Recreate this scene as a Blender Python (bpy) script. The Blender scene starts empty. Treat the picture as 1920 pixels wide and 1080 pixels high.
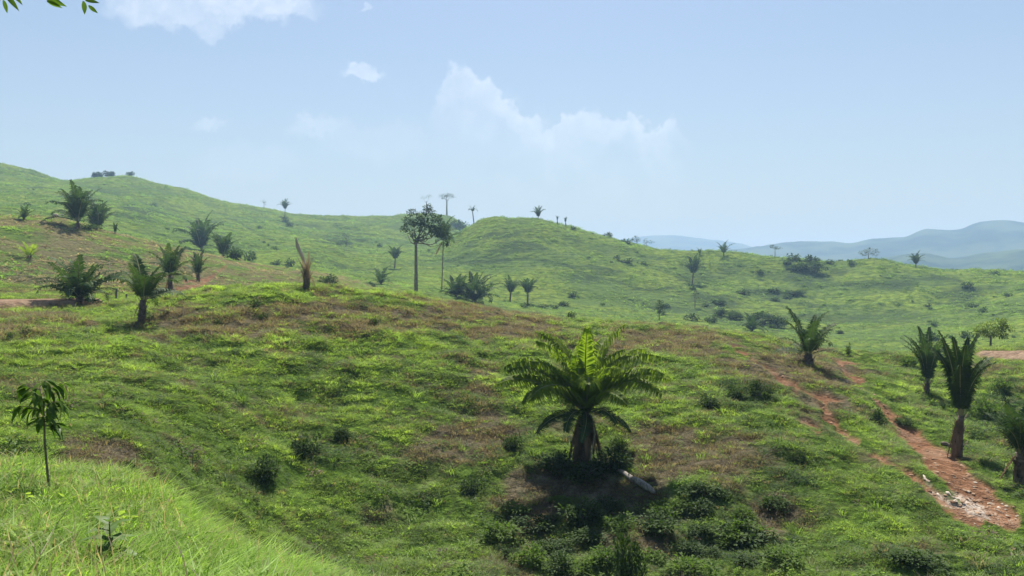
import bpy, math, random
import numpy as np
from mathutils import Vector, Matrix, Euler

random.seed(11)
RNG = np.random.default_rng(7)
SC = bpy.context.scene
COL = SC.collection
PI = math.pi

# ------------------------------------------------------------------ camera
F = 1450.0                       # focal length in pixels of the 1920 wide photograph
HORIZON = 500.0
PITCH = math.atan((540.0 - HORIZON) / F)
cam = bpy.data.cameras.new('camera')
cam.sensor_width = 36.0
cam.lens = F / 1920.0 * 36.0
cam.clip_start = 0.05
cam.clip_end = 30000.0
cam_ob = bpy.data.objects.new('camera', cam)
COL.objects.link(cam_ob)
cam_ob.location = (0, 0, 0)
cam_ob.rotation_euler = (PI / 2 - PITCH, 0, 0)
SC.camera = cam_ob

# ------------------------------------------------------------------ world, sun, exposure
SUN_EL = math.radians(56.0)
SUN_AZ = math.radians(2.0)       # to the right of straight ahead (+Y)
SKY_STRENGTH = 0.063
SUN_STRENGTH = 5.0
EXPOSURE = 1.1

world = bpy.data.worlds.new('World')
SC.world = world
world.use_nodes = True
WT = world.node_tree
WT.nodes.clear()


class NT:
    """small helper to write node trees"""
    def __init__(self, tree):
        self.t = tree

    def n(self, typ, ins=None, **props):
        nd = self.t.nodes.new(typ)
        for k, v in props.items():
            setattr(nd, k, v)
        if ins:
            for k, v in ins.items():
                sock = nd.inputs[k]
                if isinstance(v, bpy.types.NodeSocket):
                    self.t.links.new(v, sock)
                else:
                    sock.default_value = v
        return nd

    def m(self, op, a, b=None, c=None, clamp=False):
        nd = self.t.nodes.new('ShaderNodeMath')
        nd.operation = op
        nd.use_clamp = clamp
        for i, v in enumerate((a, b, c)):
            if v is None:
                continue
            if isinstance(v, bpy.types.NodeSocket):
                self.t.links.new(v, nd.inputs[i])
            else:
                nd.inputs[i].default_value = v
        return nd.outputs[0]

    def smooth(self, v, lo, hi, tlo=0.0, thi=1.0):
        nd = self.t.nodes.new('ShaderNodeMapRange')
        nd.interpolation_type = 'SMOOTHSTEP'
        self.t.links.new(v, nd.inputs[0])
        nd.inputs[1].default_value = lo
        nd.inputs[2].default_value = hi
        nd.inputs[3].default_value = tlo
        nd.inputs[4].default_value = thi
        return nd.outputs[0]

    def mix(self, fac, a, b, blend='MIX'):
        nd = self.t.nodes.new('ShaderNodeMix')
        nd.data_type = 'RGBA'
        nd.blend_type = blend
        nd.clamp_factor = True
        for i, v in ((0, fac), (6, a), (7, b)):
            if isinstance(v, bpy.types.NodeSocket):
                self.t.links.new(v, nd.inputs[i])
            else:
                if i and len(v) == 3:
                    v = (*v, 1.0)
                nd.inputs[i].default_value = v
        return nd.outputs[2]

    def noise(self, vec, scale, detail=4.0, rough=0.55, dist=0.0, dims='3D'):
        nd = self.t.nodes.new('ShaderNodeTexNoise')
        nd.noise_dimensions = dims
        self.t.links.new(vec, nd.inputs['Vector'])
        nd.inputs['Scale'].default_value = scale
        nd.inputs['Detail'].default_value = detail
        nd.inputs['Roughness'].default_value = rough
        nd.inputs['Distortion'].default_value = dist
        return nd


def build_world():
    g = NT(WT)
    sky = g.n('ShaderNodeTexSky', sky_type='NISHITA')
    sky.sun_disc = False
    sky.sun_elevation = SUN_EL
    sky.sun_rotation = SUN_AZ
    sky.altitude = 200.0
    sky.air_density = 1.0
    sky.dust_density = 0.7
    sky.ozone_density = 1.0
    tc = g.n('ShaderNodeTexCoord')
    sep = g.n('ShaderNodeSeparateXYZ', {0: tc.outputs['Generated']})
    X, Y, Z = sep.outputs
    yy = g.m('MAXIMUM', Y, 0.05)
    u = g.m('DIVIDE', X, yy)          # tangents of the direction: the clouds stand ahead of the valley
    v = g.m('DIVIDE', Z, yy)
    uv = g.n('ShaderNodeCombineXYZ', {0: u, 1: v, 2: 0.0}).outputs[0]
    # billow warp
    w1 = g.noise(uv, 26.0, 5.0, 0.6)
    w1s = g.n('ShaderNodeSeparateColor', {0: w1.outputs['Color']})
    w2 = g.noise(uv, 9.0, 3.0, 0.5)
    w2s = g.n('ShaderNodeSeparateColor', {0: w2.outputs['Color']})
    def warp(base, a, b, k1, k2):
        t = g.m('MULTIPLY_ADD', g.m('SUBTRACT', a, 0.5), k1, base)
        return g.m('MULTIPLY_ADD', g.m('SUBTRACT', b, 0.5), k2, t)
    uu = warp(u, w1s.outputs[0], w2s.outputs[0], 0.035, 0.02)
    vv = warp(v, w1s.outputs[1], w2s.outputs[1], 0.034, 0.012)

    vo1 = g.n('ShaderNodeTexVoronoi', {'Vector': uv, 'Scale': 34.0, 'Smoothness': 0.5}, feature='SMOOTH_F1').outputs[0]
    uvw = g.n('ShaderNodeCombineXYZ', {0: uu, 1: vv, 2: 0.0}).outputs[0]
    vo2 = g.n('ShaderNodeTexVoronoi', {'Vector': uvw, 'Scale': 85.0, 'Smoothness': 0.4}, feature='SMOOTH_F1').outputs[0]
    fin = g.noise(uv, 120.0, 4.0, 0.65).outputs[0]
    lump = g.m('ADD', g.m('MULTIPLY', g.m('SUBTRACT', vo1, 0.45), 0.022), g.m('MULTIPLY', g.m('SUBTRACT', vo2, 0.45), 0.013))
    lump = g.m('MULTIPLY_ADD', g.m('SUBTRACT', fin, 0.5), 0.016, lump)
    vv = g.m('ADD', vv, lump)

    def tu(px):
        return (px - 960.0) / F

    def tv(py):
        return (HORIZON - py) / F

    def crest_cloud(pts, soft, depth, strength):
        u0, u1 = tu(pts[0][0]), tu(pts[-1][0])
        un = g.m('DIVIDE', g.m('SUBTRACT', uu, u0), u1 - u0)
        fc = g.n('ShaderNodeFloatCurve', {1: un})
        cm = fc.mapping
        cm.use_clip = True
        c = cm.curves[0]
        ps = [((tu(px) - u0) / (u1 - u0), tv(py) * 2.0) for px, py in pts]
        c.points[0].location = ps[0]
        c.points[1].location = ps[-1]
        for p in ps[1:-1]:
            c.points.new(*p)
        for p in c.points:
            p.handle_type = 'AUTO'
        cm.update()
        crest = g.m('MULTIPLY', fc.outputs[0], 0.5)
        d = g.m('SUBTRACT', crest, vv)
        edge = g.smooth(d, 0.0, soft)
        fade = g.m('POWER', 2.718, g.m('MULTIPLY', g.m('MAXIMUM', d, 0.0), -1.0 / depth))
        brk = g.smooth(g.noise(uvw, 17.0, 4.0, 0.6).outputs[0], 0.36, 0.62, 0.05, 1.0)
        low = g.smooth(d, 0.012, 0.06)
        fade = g.m('MULTIPLY', fade, g.m('ADD', g.m('SUBTRACT', 1.0, low), g.m('MULTIPLY', low, brk)))
        side = g.m('MULTIPLY', g.smooth(un, 0.0, 0.13), g.smooth(un, 0.86, 1.0, 1.0, 0.0))
        return g.m('MULTIPLY', g.m('MULTIPLY', g.m('MULTIPLY', edge, fade), side), strength)

    main = crest_cloud([(790, 225), (826, 178), (850, 118), (872, 128), (890, 145), (915, 150), (940, 170), (970, 195),
                        (1000, 212), (1030, 235), (1046, 205), (1075, 200), (1095, 188), (1125, 205), (1160, 212),
                        (1175, 202), (1200, 220), (1235, 222), (1265, 205), (1285, 230), (1310, 260)], 0.012, 0.055, 0.95)

    def puff(px, py, sx, sy, amt, lo=0.35, hi=0.75):
        a = g.m('DIVIDE', g.m('SUBTRACT', uu, tu(px)), sx / F)
        b = g.m('DIVIDE', g.m('SUBTRACT', vv, tv(py)), sy / F)
        r2 = g.m('ADD', g.m('MULTIPLY', a, a), g.m('MULTIPLY', b, b))
        e = g.m('POWER', 2.718, g.m('MULTIPLY', r2, -1.0))
        return g.m('MULTIPLY', g.smooth(e, lo, hi), amt)

    cover = main
    for p in ((685, 137, 48, 20, 0.75), (395, 234, 45, 14, 0.35), (600, 240, 75, 26, 0.38), (690, 20, 16, 12, 0.5),
              (330, 10, 150, 46, 0.7), (470, 14, 150, 38, 0.8), (395, 50, 45, 28, 0.5), (560, 22, 45, 24, 0.6), (255, 0, 60, 20, 0.5),
              (470, 300, 120, 40, 0.16), (720, 265, 130, 36, 0.2), (900, 215, 70, 60, 0.35, 0.2, 0.8),
              (1030, 265, 120, 40, 0.3, 0.1, 0.9)):
        cover = g.m('MAXIMUM', cover, puff(*p))
    det = g.noise(uv, 34.0, 5.0, 0.6)
    detv = g.m('MULTIPLY', g.smooth(det.outputs[0], 0.28, 0.68, 0.62, 1.0), g.smooth(vo2, 0.2, 0.75, 1.0, 0.78))
    cover = g.m('MULTIPLY', cover, detv)
    ahead = g.smooth(Y, 0.1, 0.3)
    cover = g.m('MULTIPLY', g.m('MULTIPLY', cover, ahead), 0.70)
    # thin veil of humid air: paler towards the horizon
    el = g.m('MAXIMUM', Z, 0.0)
    veil = g.m('POWER', 2.718, g.m('MULTIPLY', el, -4.4))
    veil = g.m('MULTIPLY', veil, VEIL)
    c0 = g.mix(veil, sky.outputs[0], VEIL_COL)
    c1 = g.mix(cover, c0, CLOUD_COL)
    bg = g.n('ShaderNodeBackground', {0: c1, 1: SKY_STRENGTH})
    out = g.n('ShaderNodeOutputWorld', {0: bg.outputs[0]})


VEIL = 0.8
VEIL_COL = (2.75, 3.0, 3.2)
CLOUD_COL = (7.4, 8.0, 8.8)
build_world()

sun_l = bpy.data.lights.new('sun', 'SUN')
sun_l.energy = SUN_STRENGTH
sun_l.angle = math.radians(0.6)
sun_l.color = (1.0, 0.95, 0.86)
sun = bpy.data.objects.new('sun', sun_l)
COL.objects.link(sun)
sd = Vector((math.sin(SUN_AZ) * math.cos(SUN_EL), math.cos(SUN_AZ) * math.cos(SUN_EL), math.sin(SUN_EL)))
sun.rotation_euler = (-sd).to_track_quat('-Z', 'Y').to_euler()
sun.location = sd * 500

SC.view_settings.view_transform = 'Standard'
SC.view_settings.look = 'None'
SC.view_settings.gamma = 1.0
SC.view_settings.exposure = EXPOSURE
SC.view_settings.use_curve_mapping = False
SC.render.engine = 'CYCLES'
SC.cycles.use_denoising = True
SC.cycles.max_bounces = 8
SC.cycles.sample_clamp_indirect = 6.0
SC.cycles.diffuse_bounces = 4
SC.cycles.glossy_bounces = 2
SC.cycles.transmission_bounces = 6
SC.cycles.volume_bounces = 1
SC.cycles.use_fast_gi = False

# ------------------------------------------------------------------ maths
def hash2(ix, iy, seed):
    h = (ix.astype(np.int64) * 374761393 + iy.astype(np.int64) * 668265263 + seed * 982451653) & 0xFFFFFFFF
    h = ((h ^ (h >> 13)) * 1274126177) & 0xFFFFFFFF
    h = h ^ (h >> 16)
    return h


def perlin(x, y, seed=0):
    x = np.asarray(x, float)
    y = np.asarray(y, float)
    ix, iy = np.floor(x), np.floor(y)
    fx, fy = x - ix, y - iy
    def grad(jx, jy, dx, dy):
        a = (hash2(jx, jy, seed) & 0xFFFF) / 65536.0 * 2 * PI
        return np.cos(a) * dx + np.sin(a) * dy
    u = fx * fx * fx * (fx * (fx * 6 - 15) + 10)
    v = fy * fy * fy * (fy * (fy * 6 - 15) + 10)
    n00 = grad(ix, iy, fx, fy)
    n10 = grad(ix + 1, iy, fx - 1, fy)
    n01 = grad(ix, iy + 1, fx, fy - 1)
    n11 = grad(ix + 1, iy + 1, fx - 1, fy - 1)
    return ((n00 * (1 - u) + n10 * u) * (1 - v) + (n01 * (1 - u) + n11 * u) * v) * 1.5


def fbm(x, y, wl, octs=4, gain=0.5, seed=0):
    s, a, t = 0.0, 1.0, 0.0
    for o in range(octs):
        s = s + a * perlin(x / wl + 17.3 * o, y / wl - 9.1 * o, seed + o * 13)
        t += a
        a *= gain
        wl *= 0.5
    return s / t


def sstep(v, lo, hi):
    t = np.clip((np.asarray(v, float) - lo) / (hi - lo), 0, 1)
    return t * t * (3 - 2 * t)


def pchip_slopes(x, y):
    """x, y shaped (n, m): slopes of the monotone cubic along axis 0"""
    h = np.diff(x, axis=0)
    d = np.diff(y, axis=0) / h
    m = np.zeros_like(y)
    w1 = 2 * h[1:] + h[:-1]
    w2 = h[1:] + 2 * h[:-1]
    same = (d[:-1] * d[1:]) > 0
    with np.errstate(divide='ignore', invalid='ignore'):
        hm = (w1 + w2) / (w1 / d[:-1] + w2 / d[1:])
    m[1:-1] = np.where(same, hm, 0)
    m[0] = d[0]
    m[-1] = d[-1]
    return m


def pchip1(xp, yp, x):
    xp = np.asarray(xp, float)[:, None]
    yp = np.asarray(yp, float)[:, None]
    m = pchip_slopes(xp, yp)[:, 0]
    xp, yp = xp[:, 0], yp[:, 0]
    x = np.clip(x, xp[0], xp[-1])
    i = np.clip(np.searchsorted(xp, x, side='right') - 1, 0, len(xp) - 2)
    h = xp[i + 1] - xp[i]
    t = (x - xp[i]) / h
    return ((1 + 2 * t) * (1 - t) ** 2 * yp[i] + t * (1 - t) ** 2 * h * m[i]
            + t * t * (3 - 2 * t) * yp[i + 1] + t * t * (t - 1) * h * m[i + 1])


CP, SP = math.cos(PITCH), math.sin(PITCH)


def pix_dir(px, py):
    """pixel of the photograph -> (azimuth, tangent of the elevation)"""
    x = (np.asarray(px, float) - 960.0) / F
    v = -(np.asarray(py, float) - 540.0) / F
    y = CP + v * SP
    z = -SP + v * CP
    return np.arctan2(x, y), z / np.hypot(x, y)


def to_pix(x, y, z):
    yc = y * CP - z * SP
    zc = y * SP + z * CP
    yc = np.where(yc < 0.05, 0.05, yc)
    return 960 + F * x / yc, 540 - F * zc / yc


# ------------------------------------------------------------------ the lie of the land
# every entry is one line along the land (a lip, a foot, a crest ...): its distance and its height as the eye sees it
L = []
def line(r, y):
    L.append((r, y))
line({0: 8.0, 400: 7.5, 700: 6.0, 1000: 5.6}, {0: 1012, 300: 1050, 400: 1085, 700: 1190, 1000: 1300})
line({0: 15, 100: 15, 200: 14, 300: 12.5, 400: 11.5, 500: 10.5, 640: 9.5, 800: 8.5, 1000: 8},
     {0: 880, 100: 888, 200: 898, 300: 955, 400: 1026, 500: 1074, 640: 1120, 800: 1160, 1000: 1240, 1900: 1320})
line({0: 19.5}, {0: 882, 200: 905, 300: 950, 400: 1020, 640: 1110, 900: 1160, 1900: 1220})
line({0: 26}, {-300: 850, 0: 845, 200: 850, 300: 890, 400: 965, 500: 1015, 640: 1055, 900: 1075, 1200: 1085, 1500: 1085, 1900: 1095})
line({0: 36}, {-300: 720, 0: 725, 200: 730, 400: 775, 640: 830, 900: 850, 1100: 862, 1400: 850, 1600: 880, 1750: 905, 1900: 950})
line({0: 50, 1400: 51, 1900: 54}, {-300: 645, 0: 632, 200: 632, 400: 622, 600: 628, 800: 650, 1000: 678, 1200: 695, 1400: 705, 1600: 750, 1750: 800, 1900: 825})
line({-300: 75, 0: 72, 200: 68, 400: 64, 600: 66, 800: 70, 1000: 72, 1200: 74, 1400: 76, 1600: 80, 1800: 85, 1920: 90},
     {-300: 580, 0: 578, 190: 578, 265: 565, 400: 546, 540: 537, 640: 542, 780: 553, 900: 578, 1000: 596, 1200: 609, 1380: 626,
      1500: 650, 1600: 664, 1700: 668, 1830: 673, 1920: 668, 2300: 640})
line({-300: 86, 0: 84, 200: 82, 400: 88, 600: 92, 800: 95, 1000: 98, 1400: 104, 1800: 108, 1920: 112},
     {-300: 562, 0: 564, 190: 566, 300: 562, 400: 556, 600: 562, 700: 577, 800: 592, 1000: 625, 1200: 640, 1400: 655, 1600: 685, 1750: 685, 1850: 665, 1920: 656})
line({0: 130, 1920: 140}, {-300: 470, 0: 490, 200: 500, 300: 510, 400: 525, 500: 532, 600: 537, 700: 555, 800: 570, 900: 590, 1000: 602,
                 1200: 614, 1400: 634, 1600: 668, 1750: 668, 1920: 655})
line({0: 185}, {-300: 390, 0: 405, 100: 409, 200: 432, 300: 457, 400: 480, 500: 500, 600: 514, 700: 540, 800: 546, 900: 573, 1000: 588,
                1200: 602, 1400: 624, 1600: 650, 1750: 652, 1920: 645})
line({0: 240}, {-300: 405, 0: 420, 100: 424, 200: 445, 300: 467, 400: 487, 500: 503, 600: 512, 700: 525, 800: 535, 900: 560, 1000: 570,
                1200: 588, 1400: 604, 1600: 622, 1800: 615, 1920: 605})
line({0: 310}, {-300: 390, 0: 402, 200: 425, 400: 462, 600: 480, 700: 500, 800: 508, 900: 513, 1000: 505, 1100: 512, 1200: 527, 1400: 560,
                1600: 572, 1800: 570, 1920: 560})
line({0: 430, 940: 430, 1200: 405, 1500: 385}, {-300: 350, 0: 368, 200: 390, 400: 432, 600: 452, 700: 472, 800: 474, 850: 450, 890: 422, 915: 411,
      940: 407, 1000: 408, 1060: 424, 1100: 438, 1180: 459, 1240: 472, 1300: 475, 1400: 478, 1500: 490, 1560: 495, 1640: 489,
      1700: 499, 1780: 509, 1920: 512, 2300: 500})
line({0: 540}, {-300: 330, 0: 345, 200: 366, 400: 410, 600: 434, 700: 442, 800: 455, 850: 452, 900: 452, 1000: 452, 1200: 490, 1500: 520, 1920: 540})
line({0: 720}, {-300: 296, 0: 313, 60: 325, 130: 342, 190: 336, 230: 335, 300: 350, 345: 357, 400: 375, 500: 395, 560: 405, 640: 408,
                720: 410, 760: 405, 800: 404, 840: 408, 880: 428, 930: 445, 1000: 450, 1200: 500, 1500: 540, 1920: 555})
line({0: 1100}, {0: 450, 900: 490, 1200: 530, 1920: 548})
line({0: 1500}, {0: 530})
line({0: 2000}, {0: 515, 1200: 514, 1500: 514, 1600: 506, 1650: 491, 1720: 478, 1780: 488, 1850: 477, 1920: 469, 2300: 470})
line({0: 2400}, {0: 517, 1600: 512, 1920: 490, 2300: 490})
line({0: 3000}, {0: 505, 900: 500, 1100: 488, 1300: 474, 1370: 470, 1440: 462, 1500: 456, 1560: 453, 1590: 456, 1640: 448, 1690: 446, 1740: 433,
                 1790: 434, 1840: 420, 1880: 417, 1930: 422, 2100: 430, 2400: 450})
line({0: 3600}, {0: 510})
line({0: 5200}, {0: 505, 1000: 480, 1200: 446, 1250: 443, 1330: 451, 1380: 457, 1420: 466, 1500: 470, 2400: 470})
line({0: 6000}, {0: 512})
NL = len(L)


def curve_at(d, px):
    ks = sorted(d)
    if len(ks) == 1:
        return np.full_like(px, d[ks[0]])
    return pchip1(ks, [d[k] for k in ks], px)


def land_nodes(az):
    px = 960 + F * np.tan(np.clip(az, -1.1, 1.1)) * 1.0
    rs = [np.full_like(px, 0.3), np.full_like(px, 4.0)]
    zs = [np.full_like(px, -1.62), -1.9 - 0.35 * sstep(px, 300, 1000)]
    for rd, yd in L:
        r = curve_at(rd, px)
        te = pix_dir(np.clip(px, -900, 2900), curve_at(yd, px))[1]
        rs.append(r)
        zs.append(te * r)
    return np.array(rs), np.array(zs)


def relief(az, r, x, y):
    """bumps on top of the smooth land"""
    near = sstep(r, 2.5, 8)
    hill = sstep(r, 16, 26)
    far = sstep(r, 95, 170)
    vfar = sstep(r, 420, 700)
    mnt = sstep(r, 1400, 1900)
    px = 960 + F * np.tan(np.clip(az, -1.1, 1.1))
    lr = sstep(px, 215, 175) * sstep(r, 62, 68) * sstep(r, 98, 88)
    rr_ = sstep(px, 1800, 1850) * sstep(r, 74, 82) * sstep(r, 122, 110)
    n = 0.13 * near * fbm(x, y, 2.0, 3, 0.55, 3) * (1 - hill)
    t1 = fbm(x, y, 7.5, 3, 0.5, 21)
    t2 = fbm(x * 0.8, y * 1.25, 2.1, 3, 0.55, 31)
    t3 = np.abs(fbm(x, y, 3.4, 2, 0.5, 41))
    n = n + hill * (1 - 0.6 * far) * (0.62 * t1 + 0.34 * t2 + 0.46 * t3 - 0.13)
    # cattle terraces: short steps that run along the slope
    wob = fbm(x, y, 9.0, 3, 0.5, 51) * 3.0
    st = np.sin((r + wob) / 1.35)
    n = n + hill * (1 - far) * 0.09 * st * sstep(fbm(x, y, 14, 2, 0.5, 61), -0.1, 0.35)
    n = n + far * (0.9 * fbm(x, y, 38, 4, 0.55, 71) + 0.45 * fbm(x, y, 7, 2, 0.5, 72))
    n = n * (1 - 0.92 * lr) * (1 - 0.85 * rr_)
    n = n + 0.55 * sstep(px, 200, 182) * sstep(r, 71.0, 72.2) * sstep(r, 92, 82)
    n = n + 0.6 * sstep(px, 1815, 1850) * sstep(r, 86, 88.5) * sstep(r, 112, 100)
    fold = sstep(r, 230, 300) * sstep(r, 1500, 900)
    n = n + fold * (-5.0 * np.abs(fbm(x, y, 75, 3, 0.5, 85)) + 1.3 + 0.5 * fbm(x, y, 16, 3, 0.55, 86))
    n = n + vfar * 2.0 * fbm(x, y, 110, 4, 0.55, 81)
    n = n + mnt * (-22 * np.abs(fbm(x, y, 420, 4, 0.55, 91)) + 8)
    return n


def row_radii():
    rr = [0.4]
    while rr[-1] < 6000:
        r = rr[-1]
        k = 0.02 if r < 5 else 0.0085 if r < 150 else 0.0075 if r < 800 else 0.014
        rr.append(r * (1 + k))
    return np.array(rr)


RR = row_radii()
AZ0, AZ1, NAZ = -0.86, 0.86, 1240
AZS = np.linspace(AZ0, AZ1, NAZ)


def land_z(az_cols, rr):
    """heights on the polar grid (rows along r, columns along azimuth)"""
    nr, nz = land_nodes(az_cols)
    m = pchip_slopes(nr, nz)
    Zg = np.empty((len(rr), len(az_cols)))
    for j in range(len(az_cols)):
        xp, yp, mm = nr[:, j], nz[:, j], m[:, j]
        x = np.clip(rr, xp[0], xp[-1])
        i = np.clip(np.searchsorted(xp, x, side='right') - 1, 0, len(xp) - 2)
        h = xp[i + 1] - xp[i]
        t = (x - xp[i]) / h
        Zg[:, j] = ((1 + 2 * t) * (1 - t) ** 2 * yp[i] + t * (1 - t) ** 2 * h * mm[i]
                    + t * t * (3 - 2 * t) * yp[i + 1] + t * t * (t - 1) * h * mm[i + 1])
    return Zg


GR, GA = np.meshgrid(RR, AZS, indexing='ij')
GX, GY = GR * np.sin(GA), GR * np.cos(GA)
GZ = land_z(AZS, RR) + relief(GA, GR, GX, GY)
NODE_R = land_nodes(AZS)[0]


def height(az, r):
    """ground height at azimuth and distance (arrays)"""
    az = np.asarray(az, float)
    r = np.asarray(r, float)
    fa = np.clip((az - AZ0) / (AZ1 - AZ0) * (NAZ - 1), 0, NAZ - 1.001)
    i = np.clip(np.searchsorted(RR, r, side='right') - 1, 0, len(RR) - 2)
    fr = np.clip((r - RR[i]) / (RR[i + 1] - RR[i]), 0, 1)
    j = fa.astype(int)
    f = fa - j
    a = GZ[i, j] * (1 - f) + GZ[i, j + 1] * f
    b = GZ[i + 1, j] * (1 - f) + GZ[i + 1, j + 1] * f
    return a * (1 - fr) + b * fr


def at_r(px, r):
    az = float(pix_dir(px, HORIZON)[0])
    return Vector((r * math.sin(az), r * math.cos(az), float(height(az, r))))


def at(px, py, rmin=5.0, rmax=2500.0):
    """the point of the land that stands at this place in the view"""
    az, te = pix_dir(px, py)
    az, te = float(az), float(te)
    z = height(np.full(len(RR), az), RR)
    ok = np.where((z / RR >= te) & (RR > rmin) & (RR < rmax))[0]
    if len(ok) == 0:                 # just over the skyline: stand on the skyline
        inr = np.where((RR > rmin) & (RR < 800))[0]
        r = float(RR[inr[np.argmax((z / RR)[inr])]])
    else:
        r = float(RR[ok[0]])
    return Vector((r * math.sin(az), r * math.cos(az), float(height(az, r)))), r


# ------------------------------------------------------------------ ground cover maps
PXG, PYG = to_pix(GX, GY, GZ)


def seg_dist(px, py, pts):
    """signed closeness to a trail: >0 inside, in pixels"""
    best = np.full(px.shape, -1e3)
    for (x0, y0, w0), (x1, y1, w1) in zip(pts[:-1], pts[1:]):
        dx, dy = x1 - x0, y1 - y0
        t = np.clip(((px - x0) * dx + (py - y0) * dy) / (dx * dx + dy * dy), 0, 1)
        d = np.hypot(px - x0 - t * dx, py - y0 - t * dy)
        best = np.maximum(best, (w0 + t * (w1 - w0)) * 0.5 - d)
    return best


TRAILS = [
    [(1892, 972, 40), (1835, 932, 62), (1775, 872, 52), (1725, 832, 40), (1692, 800, 18), (1662, 767, 13), (1640, 745, 9)],
    [(1612, 716, 9), (1592, 700, 13), (1575, 682, 15)],
    [(1375, 648, 5), (1420, 680, 9), (1465, 706, 13), (1500, 730, 15), (1545, 750, 18), (1553, 780, 13), (1580, 810, 12), (1608, 828, 9)],
    [(1640, 852, 9), (1700, 880, 11), (1738, 908, 13), (1775, 940, 26), (1830, 968, 34)],
    [(1505, 785, 7), (1535, 802, 7)],
    [(1590, 678, 9), (1640, 674, 6)],
    [(1545, 750, 8), (1580, 752, 6)],
]
KNOLL_TRAILS = [[(318, 545, 10), (375, 536, 10), (402, 515, 5), (425, 498, 4)], [(345, 528, 7), (385, 524, 5)]]


def cover(px, py, x, y, r):
    """bare, dead and lush share of the ground: arrays 0..1"""
    near = (r > 16) & (r < 125)
    wob = fbm(x, y, 1.6, 3, 0.6, 5) * 9 + fbm(x, y, 6, 2, 0.5, 6) * 5
    dirt = np.zeros(px.shape)
    for t in TRAILS:
        dirt = np.maximum(dirt, sstep(seg_dist(px, py, t) + wob * 1.7 + 0.0, -3.0, 4.0))
    dirt = dirt * (r > 16) * (r < 100)
    kd = np.zeros(px.shape)
    for t in KNOLL_TRAILS:
        kd = np.maximum(kd, sstep(seg_dist(px, py, t) + wob * 0.5, -2, 3))
    dirt = np.maximum(dirt, kd * (r > 90) * (r < 200))
    road = sstep(r + wob * 0.04, 70.9, 71.4) * sstep(r + wob * 0.05, 76, 75) * sstep(px + wob, 200, 188)
    road2 = sstep(r + wob * 0.08, 86.0, 87.0) * sstep(r + wob * 0.08, 90.5, 89) * sstep(px + wob, 1822, 1838)
    # dead growth: hand placed regions times patchy noise
    reg = np.zeros(px.shape)
    for bx, by, sx, sy, a in ((880, 830, 90, 60, 1.0), (1000, 930, 90, 70, 0.75), (1270, 850, 110, 60, 1.0), (1340, 870, 90, 60, 0.7), (1180, 930, 120, 90, 0.6),
                              (430, 610, 170, 30, 0.9), (650, 590, 200, 35, 0.7), (860, 585, 140, 26, 0.95), (980, 620, 120, 26, 0.9),
                              (1250, 640, 130, 30, 0.9), (1480, 690, 110, 50, 0.8), (1560, 740, 60, 50, 0.7), (180, 860, 70, 25, 1.0), (210, 850, 50, 25, 0.9),
                              (40, 600, 120, 40, 0.6), (1630, 860, 70, 30, 0.5), (1880, 700, 60, 30, 0.5), (60, 720, 70, 50, 0.3), (1450, 960, 60, 40, 0.5), (960, 1040, 70, 40, 0.6)):
        reg = np.maximum(reg, a * np.exp(-((px - bx) / sx) ** 2 - ((py - by) / sy) ** 2))
    reg = reg * near
    pat = fbm(x, y, 4.2, 4, 0.6, 101)
    pat = pat + 0.35 * fbm(x, y, 1.1, 2, 0.6, 103)
    dead = sstep(pat + 1.0 * reg, 0.06, 0.64) * near
    knoll = (r > 95) & (r < 230) & (px < 760)
    dead = np.maximum(dead, knoll * sstep(fbm(x, y, 9, 4, 0.6, 111) + 0.42, 0.0, 0.62) * sstep(px, 780, 600) * 0.85)
    lush = sstep(fbm(x, y, 6.0, 4, 0.55, 121), -0.25, 0.38)
    thick = np.zeros(px.shape)
    for bx, by, sx, sy in ((1080, 950, 80, 70), (1180, 1040, 120, 60), (1340, 1010, 110, 60), (1450, 900, 90, 50), (520, 885, 60, 30), (240, 895, 50, 22), (330, 960, 60, 30),
                           (1700, 1060, 120, 30), (1000, 870, 60, 60), (600, 850, 70, 22), (1400, 745, 70, 26), (1870, 760, 70, 60), (1020, 1050, 70, 40)):
        thick = np.maximum(thick, np.exp(-((px - bx) / sx) ** 2 - ((py - by) / sy) ** 2))
    dark = sstep(fbm(x, y, 2.6, 4, 0.6, 131) + 0.6 * thick * near, 0.10, 0.5)
    # cattle tracks and scrubby patches on the far slopes
    fd = np.zeros(px.shape)
    for t in ([(790, 478, 3), (880, 493, 4), (985, 485, 4), (1045, 492, 4), (1120, 522, 4), (1220, 545, 5), (1300, 533, 4)],
              [(1530, 538, 4), (1640, 530, 5), (1760, 522, 5)], [(420, 400, 3), (470, 430, 4), (520, 455, 4)], [(230, 385, 3), (300, 400, 4), (400, 425, 4)],
              [(1440, 560, 3), (1530, 575, 4), (1600, 572, 3)]):
        fd = np.maximum(fd, sstep(seg_dist(px, py, t) + fbm(x, y, 12, 3, 0.6, 141) * 5, -2.5, 2))
    scrub = np.zeros(px.shape)
    for bx, by, sx, sy in ((1360, 580, 70, 35), (1500, 520, 60, 22), (1450, 550, 60, 16), (1630, 535, 90, 10), (280, 400, 60, 22), (640, 450, 50, 26), (960, 460, 60, 20), (1440, 612, 40, 20), (1800, 560, 60, 30), (1120, 515, 40, 14)):
        scrub = np.maximum(scrub, np.exp(-((px - bx) / sx) ** 2 - ((py - by) / sy) ** 2))
    fs = sstep(fbm(x, y, 20, 4, 0.62, 151) + 0.65 * scrub, 0.16, 0.6)
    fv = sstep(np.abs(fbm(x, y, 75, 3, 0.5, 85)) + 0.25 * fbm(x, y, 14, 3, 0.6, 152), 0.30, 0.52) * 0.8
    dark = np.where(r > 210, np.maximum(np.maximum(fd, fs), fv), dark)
    return dirt, np.maximum(road, 0), road2, np.clip(dead, 0, 1), lush, dark


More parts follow.
